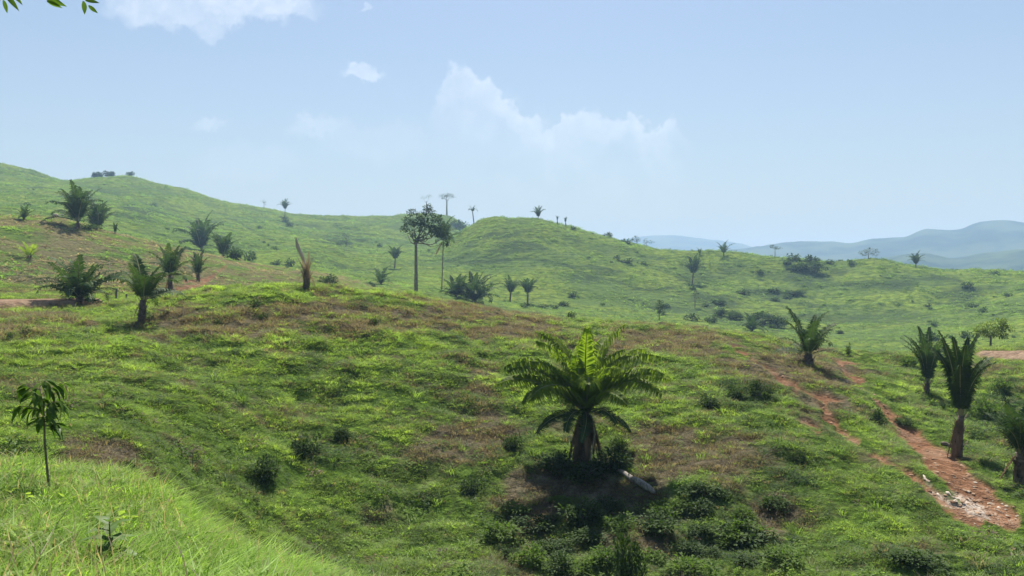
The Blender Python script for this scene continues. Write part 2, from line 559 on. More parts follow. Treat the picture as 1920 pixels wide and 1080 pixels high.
def washed(px, py, x, y, r):
    """pale washed-out streaks at the foot of the path"""
    a = px * 0.88 + py * 0.47            # along the path
    c = -px * 0.47 + py * 0.88           # across it
    m = np.exp(-((px - 1806) / 70) ** 2 - ((py - 936 - (px - 1806) * 0.46) / 19) ** 2) * (r < 60) * (r > 20)
    s2 = perlin(a / 46.0, c / 5.5, 162) + 0.6 * perlin(a / 15.0, c / 2.6, 163)
    return np.clip(sstep(m * 1.1 + 0.5 * s2 * (m > 0.05), 0.45, 0.9), 0, 1)


DIRT, ROADL, ROADR, DEAD, LUSH, DARK = cover(PXG, PYG, GX, GY, GR)
# sink the trails and roads a little
GZ -= 0.16 * DIRT * sstep(GR, 16, 22) * (GR < 100)


# ------------------------------------------------------------------ materials
def new_mat(name):
    m = bpy.data.materials.new(name)
    m.use_nodes = True
    m.node_tree.nodes.clear()
    return m, NT(m.node_tree)


def finish(g, shader, disp=None):
    g.n('ShaderNodeOutputMaterial', {0: shader})


def ground_material():
    m, g = new_mat('ground')
    geo = g.n('ShaderNodeNewGeometry')
    P = geo.outputs['Position']
    at1 = g.n('ShaderNodeAttribute', attribute_name='cover')
    s1 = g.n('ShaderNodeSeparateColor', {0: at1.outputs['Color']})
    dirt, dead, lush = s1.outputs
    at2 = g.n('ShaderNodeAttribute', attribute_name='kind')
    s2 = g.n('ShaderNodeSeparateColor', {0: at2.outputs['Color']})
    far, road, dark = s2.outputs
    n_f = g.noise(P, 2.2, 5, 0.65).outputs[0]        # half metre
    n_m = g.noise(P, 0.42, 5, 0.6).outputs[0]        # metres
    n_l = g.noise(P, 0.055, 4, 0.55).outputs[0]      # tens of metres
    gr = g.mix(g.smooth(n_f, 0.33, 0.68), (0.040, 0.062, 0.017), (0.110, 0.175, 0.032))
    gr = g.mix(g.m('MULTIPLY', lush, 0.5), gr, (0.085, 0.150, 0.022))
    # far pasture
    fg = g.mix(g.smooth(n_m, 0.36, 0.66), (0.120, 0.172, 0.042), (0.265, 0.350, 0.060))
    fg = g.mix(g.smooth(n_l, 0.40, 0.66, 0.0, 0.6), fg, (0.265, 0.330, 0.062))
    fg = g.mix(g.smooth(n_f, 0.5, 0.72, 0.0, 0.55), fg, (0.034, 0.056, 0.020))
    n_x = g.noise(P, 0.02, 4, 0.6).outputs[0]
    fg = g.mix(g.smooth(n_x, 0.42, 0.62, 0.0, 0.7), fg, (0.105, 0.165, 0.062))  # bluish-dark patches: broad shading of the far hills put into the colour
    zz = g.n('ShaderNodeSeparateXYZ', {0: P}).outputs[2]
    wob = g.noise(P, 0.09, 4, 0.6).outputs[0]
    terr = g.m('SINE', g.m('MULTIPLY', g.m('ADD', zz, g.m('MULTIPLY', wob, 5.0)), 5.2))
    terr = g.m('MULTIPLY', g.smooth(terr, 0.35, 0.95), g.smooth(n_l, 0.42, 0.6))
    fg = g.mix(g.m('MULTIPLY', terr, 0.58), fg, (0.055, 0.080, 0.034))
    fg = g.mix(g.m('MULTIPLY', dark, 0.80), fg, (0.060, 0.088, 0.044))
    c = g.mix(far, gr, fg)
    dd = g.mix(g.smooth(n_f, 0.35, 0.65), (0.088, 0.068, 0.050), (0.195, 0.152, 0.110))
    dd = g.mix(far, dd, g.mix(g.smooth(n_f, 0.35, 0.65), (0.13, 0.100, 0.055), (0.32, 0.250, 0.140)))
    c = g.mix(g.m('MULTIPLY', dead, 0.85), c, dd)
    so = g.mix(g.smooth(n_f, 0.3, 0.7), (0.16, 0.080, 0.044), (0.31, 0.170, 0.098))
    so = g.mix(g.smooth(n_m, 0.45, 0.7, 0.0, 0.5), so, (0.38, 0.27, 0.19))
    so = g.mix(g.m('MULTIPLY', at2.outputs['Alpha'], 0.85), so, g.mix(g.smooth(n_f, 0.3, 0.7), (0.34, 0.27, 0.21), (0.56, 0.50, 0.43)))
    c = g.mix(dirt, c, so)
    rd = g.mix(g.smooth(n_f, 0.3, 0.7), (0.26, 0.165, 0.105), (0.44, 0.32, 0.22))
    c = g.mix(road, c, rd)
    bump = g.n('ShaderNodeBump', {'Strength': 0.9, 'Distance': 0.25, 'Height': n_f})
    bump2 = g.n('ShaderNodeBump', {'Strength': 0.8, 'Distance': 1.2, 'Height': n_m, 'Normal': bump.outputs[0]})
    d = g.n('ShaderNodeBsdfDiffuse', {'Color': c, 'Normal': bump2.outputs[0], 'Roughness': 0.6})
    finish(g, d.outputs[0])
    return m


def mountain_material():
    m, g = new_mat('mountain_forest')
    geo = g.n('ShaderNodeNewGeometry')
    n = g.noise(geo.outputs['Position'], 0.006, 6, 0.6).outputs[0]
    c = g.mix(g.smooth(n, 0.42, 0.58), (0.020, 0.038, 0.026), (0.060, 0.085, 0.042))
    d = g.n('ShaderNodeBsdfDiffuse', {'Color': c})
    finish(g, d.outputs[0])
    return m


def leaf_material(name, col, col2=None, trans=0.4, gloss=0.006, rough=0.5, inst=False, ytint=(1.05, 1.18, 0.45)):
    """thin leaf: reflects, lets light through, a little sheen"""
    m, g = new_mat(name)
    geo = g.n('ShaderNodeNewGeometry')
    if inst:
        at = g.n('ShaderNodeAttribute', attribute_type='INSTANCER', attribute_name='tuft_col')
        c = at.outputs['Color']
        n = g.noise(geo.outputs['Position'], 9.0, 2, 0.5).outputs[0]
        c = g.mix(1.0, c, g.n('ShaderNodeCombineColor', {0: g.smooth(n, 0.25, 0.75, 0.72, 1.28), 1: g.smooth(n, 0.25, 0.75, 0.75, 1.25), 2: 0.95}).outputs[0], 'MULTIPLY')
    else:
        n = g.noise(geo.outputs['Position'], 1.7, 3, 0.6).outputs[0]
        oi = g.n('ShaderNodeObjectInfo')
        f = g.m('ADD', g.smooth(n, 0.3, 0.7, 0.0, 0.75), g.m('MULTIPLY', oi.outputs['Random'], 0.25))
        c = g.mix(f, col, col2 or tuple(1.5 * k for k in col))
    tcol = g.mix(1.0, c, (*ytint, 1.0), 'MULTIPLY')
    d = g.n('ShaderNodeBsdfDiffuse', {'Color': c})
    t = g.n('ShaderNodeBsdfTranslucent', {'Color': tcol})
    mx = g.n('ShaderNodeMixShader', {0: trans, 1: d.outputs[0], 2: t.outputs[0]})
    gl = g.n('ShaderNodeBsdfGlossy', {'Color': (1, 1, 1, 1), 'Roughness': rough})
    mx2 = g.n('ShaderNodeMixShader', {0: gloss, 1: mx.outputs[0], 2: gl.outputs[0]})
    finish(g, mx2.outputs[0])
    return m


def rough_material(name, c0, c1, scale=6.0, stretch=(1, 1, 1), bump=0.02):
    m, g = new_mat(name)
    tc = g.n('ShaderNodeTexCoord')
    mp = g.n('ShaderNodeMapping', {'Vector': tc.outputs['Object'], 'Scale': stretch})
    n = g.noise(mp.outputs[0], scale, 5, 0.65).outputs[0]
    c = g.mix(g.smooth(n, 0.32, 0.68), c0, c1)
    b = g.n('ShaderNodeBump', {'Strength': 0.8, 'Distance': bump, 'Height': n})
    d = g.n('ShaderNodeBsdfPrincipled', {'Base Color': c, 'Roughness': 0.85, 'Normal': b.outputs[0]})
    finish(g, d.outputs[0])
    return m


M_GROUND = ground_material()
M_MOUNT = mountain_material()
M_TUFT = leaf_material('grass_blades', None, trans=0.64, ytint=(1.06, 1.10, 0.70), gloss=0.010, inst=True)
M_PALM = leaf_material('palm_leaf', (0.032, 0.060, 0.026), (0.062, 0.105, 0.034), trans=0.30, gloss=0.008)
M_PALM_Y = leaf_material('palm_leaf_bright', (0.125, 0.190, 0.030), (0.240, 0.305, 0.042), trans=0.62, gloss=0.008)
M_DEADFROND = leaf_material('dry_palm_leaf', (0.11, 0.075, 0.045), (0.23, 0.16, 0.095), trans=0.2, gloss=0.01, ytint=(1.1, 1, 0.8))
M_PALEFROND = leaf_material('bleached_palm_leaf', (0.40, 0.33, 0.25), (0.55, 0.48, 0.38), trans=0.15, gloss=0.01, ytint=(1, 1, 0.9))
M_TANFROND = leaf_material('tan_palm_leaf', (0.19, 0.13, 0.085), (0.36, 0.27, 0.18), trans=0.25, gloss=0.005, ytint=(1.1, 1, 0.8))
M_RACHIS = rough_material('palm_stalk', (0.16, 0.17, 0.07), (0.26, 0.25, 0.12), 4)
M_TRUNK = rough_material('palm_trunk', (0.060, 0.045, 0.032), (0.16, 0.12, 0.085), 5, (1, 1, 2.5), 0.05)
M_BARK = rough_material('bark', (0.085, 0.070, 0.055), (0.20, 0.17, 0.14), 6, (1, 1, 0.3), 0.03)
M_PALEBARK = rough_material('pale_bark', (0.22, 0.20, 0.17), (0.40, 0.37, 0.32), 6, (1, 1, 0.3), 0.03)
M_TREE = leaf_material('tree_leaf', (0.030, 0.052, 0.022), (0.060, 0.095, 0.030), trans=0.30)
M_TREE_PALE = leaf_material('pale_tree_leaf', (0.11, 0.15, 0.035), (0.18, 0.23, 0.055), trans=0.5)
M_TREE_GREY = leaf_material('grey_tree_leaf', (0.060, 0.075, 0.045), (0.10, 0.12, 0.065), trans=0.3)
M_SHRUB = leaf_material('shrub_leaf', (0.028, 0.052, 0.018), (0.065, 0.105, 0.028), trans=0.35)
M_SHRUB_L = leaf_material('bright_shrub_leaf', (0.060, 0.105, 0.024), (0.125, 0.195, 0.036), trans=0.5)
M_SAPLING = leaf_material('sapling_leaf', (0.050, 0.100, 0.018), (0.105, 0.175, 0.028), trans=0.45, gloss=0.008, rough=0.4)
M_WEED = leaf_material('weed_leaf', (0.085, 0.145, 0.04), (0.13, 0.20, 0.06), trans=0.4, gloss=0.015)
M_STEM = rough_material('green_stem', (0.10, 0.09, 0.05), (0.19, 0.16, 0.09), 20)
M_DRYWOOD = rough_material('weathered_wood', (0.13, 0.11, 0.09), (0.34, 0.31, 0.27), 5, (4, 1, 1), 0.04)
M_ROCK = rough_material('pale_stone', (0.22, 0.16, 0.115), (0.44, 0.38, 0.32), 4, (1, 1, 1), 0.05)
M_POST = rough_material('post_wood', (0.07, 0.06, 0.05), (0.15, 0.13, 0.11), 8)


# ------------------------------------------------------------------ object helpers
def mesh_from(name, verts, faces, mat, smooth=False):
    me = bpy.data.meshes.new(name)
    me.from_pydata([tuple(v) for v in verts], [], faces)
    if smooth:
        me.polygons.foreach_set('use_smooth', [True] * len(me.polygons))
    if mat:
        me.materials.append(mat)
    me.update()
    return me


def put(name, me, parent=None):
    o = bpy.data.objects.new(name, me)
    COL.objects.link(o)
    if parent is not None:
        o.parent = parent
    return o


def tag(o, label, cat, group=None, kind=None):
    if label:
        o['label'] = label
    if cat:
        o['category'] = cat
    if group:
        o['group'] = group
    if kind:
        o['kind'] = kind
    return o


def thing(name, label, cat, loc, group=None, rz=0.0):
    o = bpy.data.objects.new(name, None)
    o.empty_display_size = 0.3
    COL.objects.link(o)
    o.location = loc
    o.rotation_euler = (0, 0, rz)
    return tag(o, label, cat, group)


class MB:
    """collects vertices and faces for one mesh"""
    def __init__(self):
        self.v, self.f = [], []

    def add(self, vs, fs):
        b = len(self.v)
        self.v.extend(vs)
        self.f.extend([tuple(b + i for i in f) for f in fs])

    def tube(self, pts, rads, n=6, cap=True, jit=0.0, rnd=random):
        b = len(self.v)
        pts = [Vector(p) for p in pts]
        ref = Vector((0.31, 0.95, 0.1))
        for i, p in enumerate(pts):
            t = (pts[min(i + 1, len(pts) - 1)] - pts[max(i - 1, 0)]).normalized()
            a = t.cross(ref)
            if a.length < 0.1:
                a = t.cross(Vector((1, 0, 0)))
            a.normalize()
            c = t.cross(a)
            for k in range(n):
                an = 2 * PI * k / n
                rr = rads[i] * (1 + jit * rnd.uniform(-1, 1))
                self.v.append(p + a * (rr * math.cos(an)) + c * (rr * math.sin(an)))
        for i in range(len(pts) - 1):
            for k in range(n):
                k2 = (k + 1) % n
                self.f.append((b + i * n + k, b + i * n + k2, b + (i + 1) * n + k2, b + (i + 1) * n + k))
        if cap:
            self.f.append(tuple(b + (len(pts) - 1) * n + k for k in range(n)))
            self.f.append(tuple(b + k for k in reversed(range(n))))

    def leaf(self, p, d, up, ln, w, fold=0.15):
        """pointed leaf of four faces"""
        d = Vector(d).normalized()
        s = d.cross(Vector(up))
        if s.length < 1e-3:
            s = d.cross(Vector((1, 0, 0)))
        s.normalize()
        n = s.cross(d)
        p = Vector(p)
        m = p + d * (ln * 0.45)
        self.add([p, m + s * (w * 0.5) + n * (w * fold), p + d * ln - n * (ln * 0.10), m - s * (w * 0.5) + n * (w * fold), m - n * 0.0],
                 [(0, 4, 1), (1, 4, 2), (2, 4, 3), (3, 4, 0)])

    def quad(self, p, d, s, ln, w):
        self.add([p - d * (ln * .5), p + s * (w * .5), p + d * (ln * .5), p - s * (w * .5)], [(0, 1, 2, 3)])

    def mesh(self, name, mat, smooth=False):
        return mesh_from(name, self.v, self.f, mat, smooth)


def rvec(rnd):
    while True:
        v = Vector((rnd.uniform(-1, 1), rnd.uniform(-1, 1), rnd.uniform(-1, 1)))
        if 0.05 < v.length < 1:
            return v.normalized()


# ------------------------------------------------------------------ terrain objects
def terrain():
    nr, na = GR.shape
    ii, jj = np.meshgrid(np.arange(nr - 1), np.arange(na - 1), indexing='ij')
    ii, jj = ii.ravel(), jj.ravel()
    quads = np.stack([ii * na + jj, ii * na + jj + 1, (ii + 1) * na + jj + 1, (ii + 1) * na + jj], 1)
    quads = quads[:, ::-1]
    rc = RR[ii]
    col = jj
    verts = np.stack([GX.ravel(), GY.ravel(), GZ.ravel()], 1)
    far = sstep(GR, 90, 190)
    road = np.maximum(ROADL, ROADR)
    cov = np.stack([DIRT, DEAD, LUSH, np.ones_like(DIRT)], -1).reshape(-1, 4)
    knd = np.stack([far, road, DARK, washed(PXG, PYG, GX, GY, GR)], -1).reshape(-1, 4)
    dq = DIRT.ravel()[quads].mean(1)
    rq = ROADL.ravel()[quads].mean(1)
    rq2 = ROADR.ravel()[quads].mean(1)
    knoll = (dq > 0.5) & (rc > 95)
    path = (dq > 0.5) & (rc <= 95)
    is_road = rq > 0.5
    is_road2 = rq2 > 0.5
    special = knoll | path | is_road | is_road2
    n_gully = NODE_R[4][col]
    n_dip = NODE_R[9][col]
    n_mid = NODE_R[12][col]
    n_bk = NODE_R[17][col]
    sets = [
        ('grassy_bank', (rc < n_gully) & ~special, M_GROUND, 'bright near grass bank under the sapling', 'bank'),
        ('hillside', (rc >= n_gully) & (rc < n_dip) & ~special, M_GROUND, 'rough green hillside with brown patches behind the bank', 'hillside'),
        ('knoll', (rc >= n_dip) & (rc < n_mid) & ~special, M_GROUND, 'brownish pasture knoll and valley floor beyond the near crest', 'hill'),
        ('hills', (rc >= n_mid) & (rc < n_bk) & ~special, M_GROUND, 'hazy green rolling hills along the skyline', 'hills'),
        ('mountains', (rc >= n_bk), M_MOUNT, 'blue hazy mountains on the right horizon', 'mountains'),
        ('dirt_path', path, M_GROUND, 'red earth path winding down the right flank of the hillside', 'path'),
        ('dirt_track', knoll, M_GROUND, 'reddish worn track on the brown knoll below the palms', 'track'),
        ('dirt_road', is_road, M_GROUND, 'pale dirt road in front of the wide stemless palm', 'road'),
        ('dirt_road', is_road2, M_GROUND, 'red dirt road under the pale green spreading tree', 'road'),
    ]
    for name, sel, mat, label, cat in sets:
        q = quads[sel]
        if len(q) == 0:
            print('EMPTY', name, label)
            continue
        used, inv = np.unique(q.ravel(), return_inverse=True)
        me = bpy.data.meshes.new(name)
        nv, nq = len(used), len(q)
        me.vertices.add(nv)
        me.vertices.foreach_set('co', verts[used].ravel())
        me.loops.add(nq * 4)
        me.loops.foreach_set('vertex_index', inv.astype(np.int32).ravel())
        me.polygons.add(nq)
        me.polygons.foreach_set('loop_start', np.arange(0, nq * 4, 4, dtype=np.int32))
        me.polygons.foreach_set('use_smooth', np.ones(nq, bool))
        for nm, data in (('cover', cov), ('kind', knd)):
            a = me.attributes.new(nm, 'FLOAT_COLOR', 'POINT')
            a.data.foreach_set('color', data[used].astype(np.float32).ravel())
        me.materials.append(mat)
        me.update(calc_edges=True)
        o = put(name, me)
        tag(o, label, cat, kind='structure')
    # ground beside and behind the viewer (coarse, joins the fan edges)
    az = np.linspace(AZ1, 2 * PI + AZ0, 60)
    rr = RR[RR < 60][::4]
    A, R = np.meshgrid(az, rr)
    # blend of both fan edges
    t = (A - AZ1) / (2 * PI + AZ0 - AZ1)
    zz = height(np.full_like(R, AZ1), R) * (1 - t) + height(np.full_like(R, AZ0), R) * t
    k = np.sin(np.clip(t, 0, 1) * PI)
    zz = zz * (1 - k) + (-1.62 - 0.02 * R) * k
    V = np.stack([R * np.sin(A), R * np.cos(A), zz], -1).reshape(-1, 3)
    n = len(az)
    fs = [(i * n + j + 1, i * n + j, (i + 1) * n + j, (i + 1) * n + j + 1) for i in range(len(rr) - 1) for j in range(n - 1)]
    me = mesh_from('ground', V, [f[::-1] for f in fs], M_GROUND, True)
    for nm, c in (('cover', (0, 0.1, 0.6, 1)), ('kind', (0, 0, 0, 0))):
        a = me.attributes.new(nm, 'FLOAT_COLOR', 'POINT')
        a.data.foreach_set('color', np.tile(np.array(c, np.float32), (len(V), 1)).ravel())
    tag(put('ground', me), 'grassy ground beside and behind the viewpoint', 'ground', kind='structure')


terrain()

# haze: the humid air between the viewer and the far hills
def haze():
    x0, x1, y0, y1, z0, z1 = -5200, 5200, -80, 6200, float(GZ.min()) - 1.5, max(float(GZ.max()) + 6, 200)
    vs = [(x, y, z) for x in (x0, x1) for y in (y0, y1) for z in (z0, z1)]
    fs = [(0, 1, 3, 2), (4, 6, 7, 5), (0, 4, 5, 1), (2, 3, 7, 6), (0, 2, 6, 4), (1, 5, 7, 3)]
    m, g = new_mat('haze')
    v = g.n('ShaderNodeVolumePrincipled')
    v.inputs['Color'].default_value = HAZE_COL
    v.inputs['Absorption Color'].default_value = (0.18, 0.18, 0.18, 1)
    v.inputs['Density'].default_value = HAZE
    v.inputs['Anisotropy'].default_value = 0.0
    out = g.n('ShaderNodeOutputMaterial')
    m.node_tree.links.new(v.outputs[0], out.inputs['Volume'])
    o = put('haze', mesh_from('haze', vs, fs, m))
    tag(o, 'pale blue haze over the valley and hills', 'haze', kind='stuff')


HAZE = 0.00033
HAZE_COL = (0.40, 0.59, 0.92, 1.0)
haze()


# ------------------------------------------------------------------ ground cover (stuff)
def tuft_mesh(name, n, h, spread, w, lean, seed, segs=2):
    rnd = random.Random(seed)
    b = MB()
    for k in range(n):
        a = rnd.uniform(0, 2 * PI)
        rr = spread * math.sqrt(rnd.random()) * 0.5
        p = Vector((rr * math.cos(a), rr * math.sin(a), -0.04))
        a2 = a + rnd.uniform(-0.9, 0.9)
        d = Vector((math.cos(a2), math.sin(a2), 0))
        s = Vector((-math.sin(a2), math.cos(a2), 0))
        hh = h * rnd.uniform(0.55, 1.1)
        le = lean * rnd.uniform(0.3, 1.2) * hh
        m = p + Vector((0, 0, hh * 0.62)) + d * (le * 0.35)
        t = p + Vector((0, 0, hh * rnd.uniform(0.7, 1.0))) + d * le
        ww = w * rnd.uniform(0.7, 1.3)
        b.add([p - s * (ww * .4), p + s * (ww * .4), m + s * (ww * .5), m - s * (ww * .5), t], [(0, 1, 2, 3), (3, 2, 4)])
    return b.mesh(name, M_TUFT)


def weed_mesh(name, n, rad, h, leaf, seed, aspect=0.55):
    rnd = random.Random(seed)
    b = MB()
    for k in range(n):
        a = rnd.uniform(0, 2 * PI)
        e = rnd.uniform(0.0, 1.0)
        rr = rad * math.sqrt(rnd.random())
        z = h * (1 - (rr / rad) ** 2) * rnd.uniform(0.35, 1.0)
        p = Vector((rr * math.cos(a), rr * math.sin(a), z))
        d = Vector((math.cos(a + rnd.uniform(-1, 1)), math.sin(a + rnd.uniform(-1, 1)), rnd.uniform(-0.5, 0.5)))
        b.leaf(p, d, (rnd.uniform(-.4, .4), rnd.uniform(-.4, .4), 1), leaf * rnd.uniform(0.6, 1.3), leaf * aspect * rnd.uniform(0.8, 1.2))
    return b.mesh(name, M_TUFT)


def scatter(name, me, pts, rz, scl, cols, label, tilt=None):
    """one object whose geometry nodes put the tuft on every point"""
    src = bpy.data.objects.new(name + '_tuft', me)
    pm = bpy.data.meshes.new(name)
    n = len(pts)
    pm.vertices.add(n)
    pm.vertices.foreach_set('co', pts.astype(np.float32).ravel())
    rot = np.zeros((n, 3), np.float32)
    rot[:, 2] = rz
    if tilt is not None:
        rot[:, 0:2] = tilt
    a = pm.attributes.new('tuft_rot', 'FLOAT_VECTOR', 'POINT')
    a.data.foreach_set('vector', rot.ravel())
    a = pm.attributes.new('tuft_scale', 'FLOAT_VECTOR', 'POINT')
    a.data.foreach_set('vector', scl.astype(np.float32).ravel())
    a = pm.attributes.new('tuft_col', 'FLOAT_COLOR', 'POINT')
    a.data.foreach_set('color', np.concatenate([cols, np.ones((n, 1))], 1).astype(np.float32).ravel())
    pm.update()
    o = put(name, pm)
    ng = bpy.data.node_groups.new(name + '_scatter', 'GeometryNodeTree')
    ng.interface.new_socket('Geometry', in_out='INPUT', socket_type='NodeSocketGeometry')
    ng.interface.new_socket('Geometry', in_out='OUTPUT', socket_type='NodeSocketGeometry')
    g = NT(ng)
    gi = g.n('NodeGroupInput')
    go = g.n('NodeGroupOutput')
    oi = g.n('GeometryNodeObjectInfo')
    oi.inputs['Object'].default_value = src
    oi.inputs['As Instance'].default_value = True
    ra = g.n('GeometryNodeInputNamedAttribute', data_type='FLOAT_VECTOR')
    ra.inputs['Name'].default_value = 'tuft_rot'
    sa = g.n('GeometryNodeInputNamedAttribute', data_type='FLOAT_VECTOR')
    sa.inputs['Name'].default_value = 'tuft_scale'
    ip = g.n('GeometryNodeInstanceOnPoints')
    ln = ng.links.new
    ln(gi.outputs[0], ip.inputs['Points'])
    ln(oi.outputs['Geometry'], ip.inputs['Instance'])
    ln(ra.outputs[0], ip.inputs['Rotation'])
    ln(sa.outputs[0], ip.inputs['Scale'])
    ln(ip.outputs[0], go.inputs[0])
    md = o.modifiers.new('scatter', 'NODES')
    md.node_group = ng
    tag(o, label, 'grass', kind='stuff')
    return o


def sample_ground(n, r0, r1, power, az0=-0.66, az1=0.66):
    """random ground points, density falling as r**-power"""
    az = RNG.uniform(az0, az1, n)
    q = 2 - power
    t = RNG.random(n)
    if abs(q) < 1e-6:
        r = r0 * (r1 / r0) ** t
    else:
        r = (r0 ** q + t * (r1 ** q - r0 ** q)) ** (1 / q)
    z = height(az, r)
    x, y = r * np.sin(az), r * np.cos(az)
    return az, r, x, y, z


def lerp(a, b, t):
    t = np.asarray(t)[:, None]
    return np.asarray(a) * (1 - t) + np.asarray(b) * t


G_DARK, G_MID, G_YEL = np.array((0.056, 0.112, 0.032)), np.array((0.180, 0.275, 0.052)), np.array((0.265, 0.365, 0.068))
G_DEAD, G_STRAW = np.array((0.130, 0.098, 0.068)), np.array((0.27, 0.215, 0.140))


def grass():
    fine = [tuft_mesh('tuft', 24, 0.27, 0.42, 0.015, 1.5, s) for s in (1, 2)]
    bank = [tuft_mesh('tuft', 18, 0.26, 0.26, 0.0095, 1.35, s) for s in (3, 4)]
    weed = [weed_mesh('weed', 46, 0.34, 0.26, 0.095, s) for s in (5, 6)]
    dead = tuft_mesh('dry_tuft', 14, 0.30, 0.5, 0.014, 1.6, 8)
    farw = weed_mesh('tussock', 26, 0.9, 0.5, 0.55, 9, 0.5)

    # bank under the viewer
    n = 26000
    az, r, x, y, z = sample_ground(n, 2.2, 19, 0.9)
    lip = np.interp(az, AZS, NODE_R[3])
    keep = r < lip + 3.0
    az, r, x, y, z = [a[keep] for a in (az, r, x, y, z)]
    n = len(az)
    lush = sstep(fbm(x, y, 2.2, 3, 0.5, 201), -0.4, 0.4)
    rnd = RNG.random(n)
    col = lerp(G_MID, G_YEL * 1.05, np.clip(lush * 0.7 + rnd * 0.45, 0, 1))
    straw = RNG.random(n) < 0.06
    col[straw] = G_STRAW * 1.2
    col *= (0.78 + 0.46 * RNG.random(n))[:, None] * np.array((1.0, 1.10, 0.95))
    patchy = sstep(fbm(x, y, 1.1, 3, 0.6, 203), -0.4, 0.4)
    s = (0.5 + 0.5 * RNG.random(n) + 0.3 * lush) * (0.55 + 0.75 * patchy)
    col *= (0.75 + 0.4 * patchy)[:, None]
    half = RNG.random(n) < 0.5
    tl = RNG.normal(0, 0.16, (n, 2))
    for k, sel in enumerate((half, ~half)):
        scatter('grass', bank[k], np.stack([x, y, z], 1)[sel], RNG.uniform(0, 6.28, sel.sum()), np.stack([s, s, s * 0.66], 1)[sel], col[sel],
                'bright fresh grass on the near bank', tl[sel])

    # weeds and dry stalks in the bank
    tall = tuft_mesh('stalk', 5, 0.55, 0.2, 0.006, 0.7, 12)
    for nm, me, cnt, c0, c1, lb in (('weeds', weed_mesh('weed', 16, 0.13, 0.2, 0.11, 14), 420, G_MID, G_YEL, 'leafy weeds in the near bank grass'),
                                    ('dry_stalks', tall, 900, G_STRAW, G_STRAW * 1.6, 'thin dry stalks in the near bank grass')):
        az, r, x, y, z = sample_ground(cnt * 2, 4.0, 17, 0.9)
        keep = (r < np.interp(az, AZS, NODE_R[3]) + 1.0) & (fbm(x, y, 3.0, 3, 0.6, 205) > -0.1)
        az, r, x, y, z = [a[keep] for a in (az, r, x, y, z)]
        n = len(az)
        s = RNG.uniform(0.6, 1.3, n)
        scatter(nm, me, np.stack([x, y, z], 1), RNG.uniform(0, 6.28, n), np.repeat(s[:, None], 3, 1), lerp(c0, c1, RNG.random(n)), lb, RNG.normal(0, 0.2, (n, 2)))

    # hillside
    n = 320000
    az, r, x, y, z = sample_ground(n, 15, 105, 0.95)
    lip = np.interp(az, AZS, NODE_R[3])
    px, py = to_pix(x, y, z)
    dirt, rd, rd2, dd, lush, dark = cover(px, py, x, y, r)
    bare = np.maximum(np.maximum(dirt, rd), rd2)
    clump = sstep(fbm(x, y, 1.5, 3, 0.6, 211), -0.30, 0.22)
    tone = sstep(fbm(x, y, 2.4, 3, 0.6, 215), -0.38, 0.38)
    keep = (RNG.random(n) > bare * 1.05) & (r > lip) & (RNG.random(n) < 0.22 + 0.78 * clump)
    az, r, x, y, z, dd, lush, dark, clump, tone = [a[keep] for a in (az, r, x, y, z, dd, lush, dark, clump, tone)]
    n = len(az)
    P = np.stack([x, y, z], 1)
    edge = np.ones(n)
    for t in TRAILS:
        edge = np.minimum(edge, sstep(-seg_dist(*to_pix(x, y, z), t), -2, 30) * 0.6 + 0.4)
    q = RNG.random(n)
    is_dead = RNG.random(n) < 0.10 + dd * 0.80
    is_weed = ~is_dead & (RNG.random(n) < 0.16 + 0.5 * dark)
    is_grass = ~is_dead & ~is_weed
    grow = np.clip(r / 46.0, 0.62, 1.05) * (0.5 + 0.55 * clump) * edge
    col = lerp(G_MID, G_YEL, np.clip(lush * 0.6 + tone * 0.5 + q * 0.3 - 0.3, 0, 1)) * (0.70 + 0.40 * tone + 0.28 * q)[:, None]
    wcol = lerp(G_DARK, G_MID * 1.15, np.clip(q * 0.75 + 0.6 * tone - 0.15 - 0.5 * dark, 0, 1))
    dcol = lerp(G_DEAD, G_STRAW, q ** 1.5)
    S = (0.6 + 0.7 * RNG.random(n)) * grow
    tl = RNG.normal(0, 0.2, (n, 2))
    for k in (0, 1):
        sel = is_grass & ((np.arange(n) % 2) == k)
        sc3 = np.stack([S * 1.15, S * 1.15, S * (0.38 + 0.32 * lush)], 1)
        scatter('grass', fine[k], P[sel], RNG.uniform(0, 6.28, sel.sum()), sc3[sel], col[sel], 'rough green pasture grass on the hillside', tl[sel])
        sel = is_weed & ((np.arange(n) % 2) == k)
        sc3 = np.stack([S * 0.95, S * 0.95, S * 0.85], 1)
        scatter('weeds', weed[k], P[sel], RNG.uniform(0, 6.28, sel.sum()), sc3[sel], wcol[sel], 'dark leafy weeds between the hillside grass', tl[sel])
    sel = is_dead
    sc3 = np.stack([S * 1.1, S * 1.1, S * 0.8], 1)
    scatter('dead_grass', dead, P[sel], RNG.uniform(0, 6.28, sel.sum()), sc3[sel], dcol[sel], 'dry brown dead growth in the hillside patches', tl[sel])

    # taller leafy hummocks standing out of the pasture
    n = 15000
    az, r, x, y, z = sample_ground(n, 17, 98, 1.1)
    lip = np.interp(az, AZS, NODE_R[3])
    px, py = to_pix(x, y, z)
    dirt, rd, rd2, dd, lush, dark = cover(px, py, x, y, r)
    edge = np.full(n, 99.0)
    for t in TRAILS:
        edge = np.minimum(edge, -seg_dist(px, py, t))
    keep = (np.maximum(np.maximum(dirt, rd), rd2) < 0.05) & (edge > 14) & (r > lip + 1) & (RNG.random(n) < 0.22 + 0.7 * sstep(fbm(x, y, 3.2, 3, 0.6, 241), -0.1, 0.4)) & ~((px < 215) & (r > 62) & (r < 92))
    az, r, x, y, z, dd, lush, dark = [a[keep] for a in (az, r, x, y, z, dd, lush, dark)]
    n = len(az)
    q = RNG.random(n)
    col = lerp(G_DARK * 0.9, G_MID * 1.2, np.clip(q + 0.3 * lush - 0.5 * dark, 0, 1))
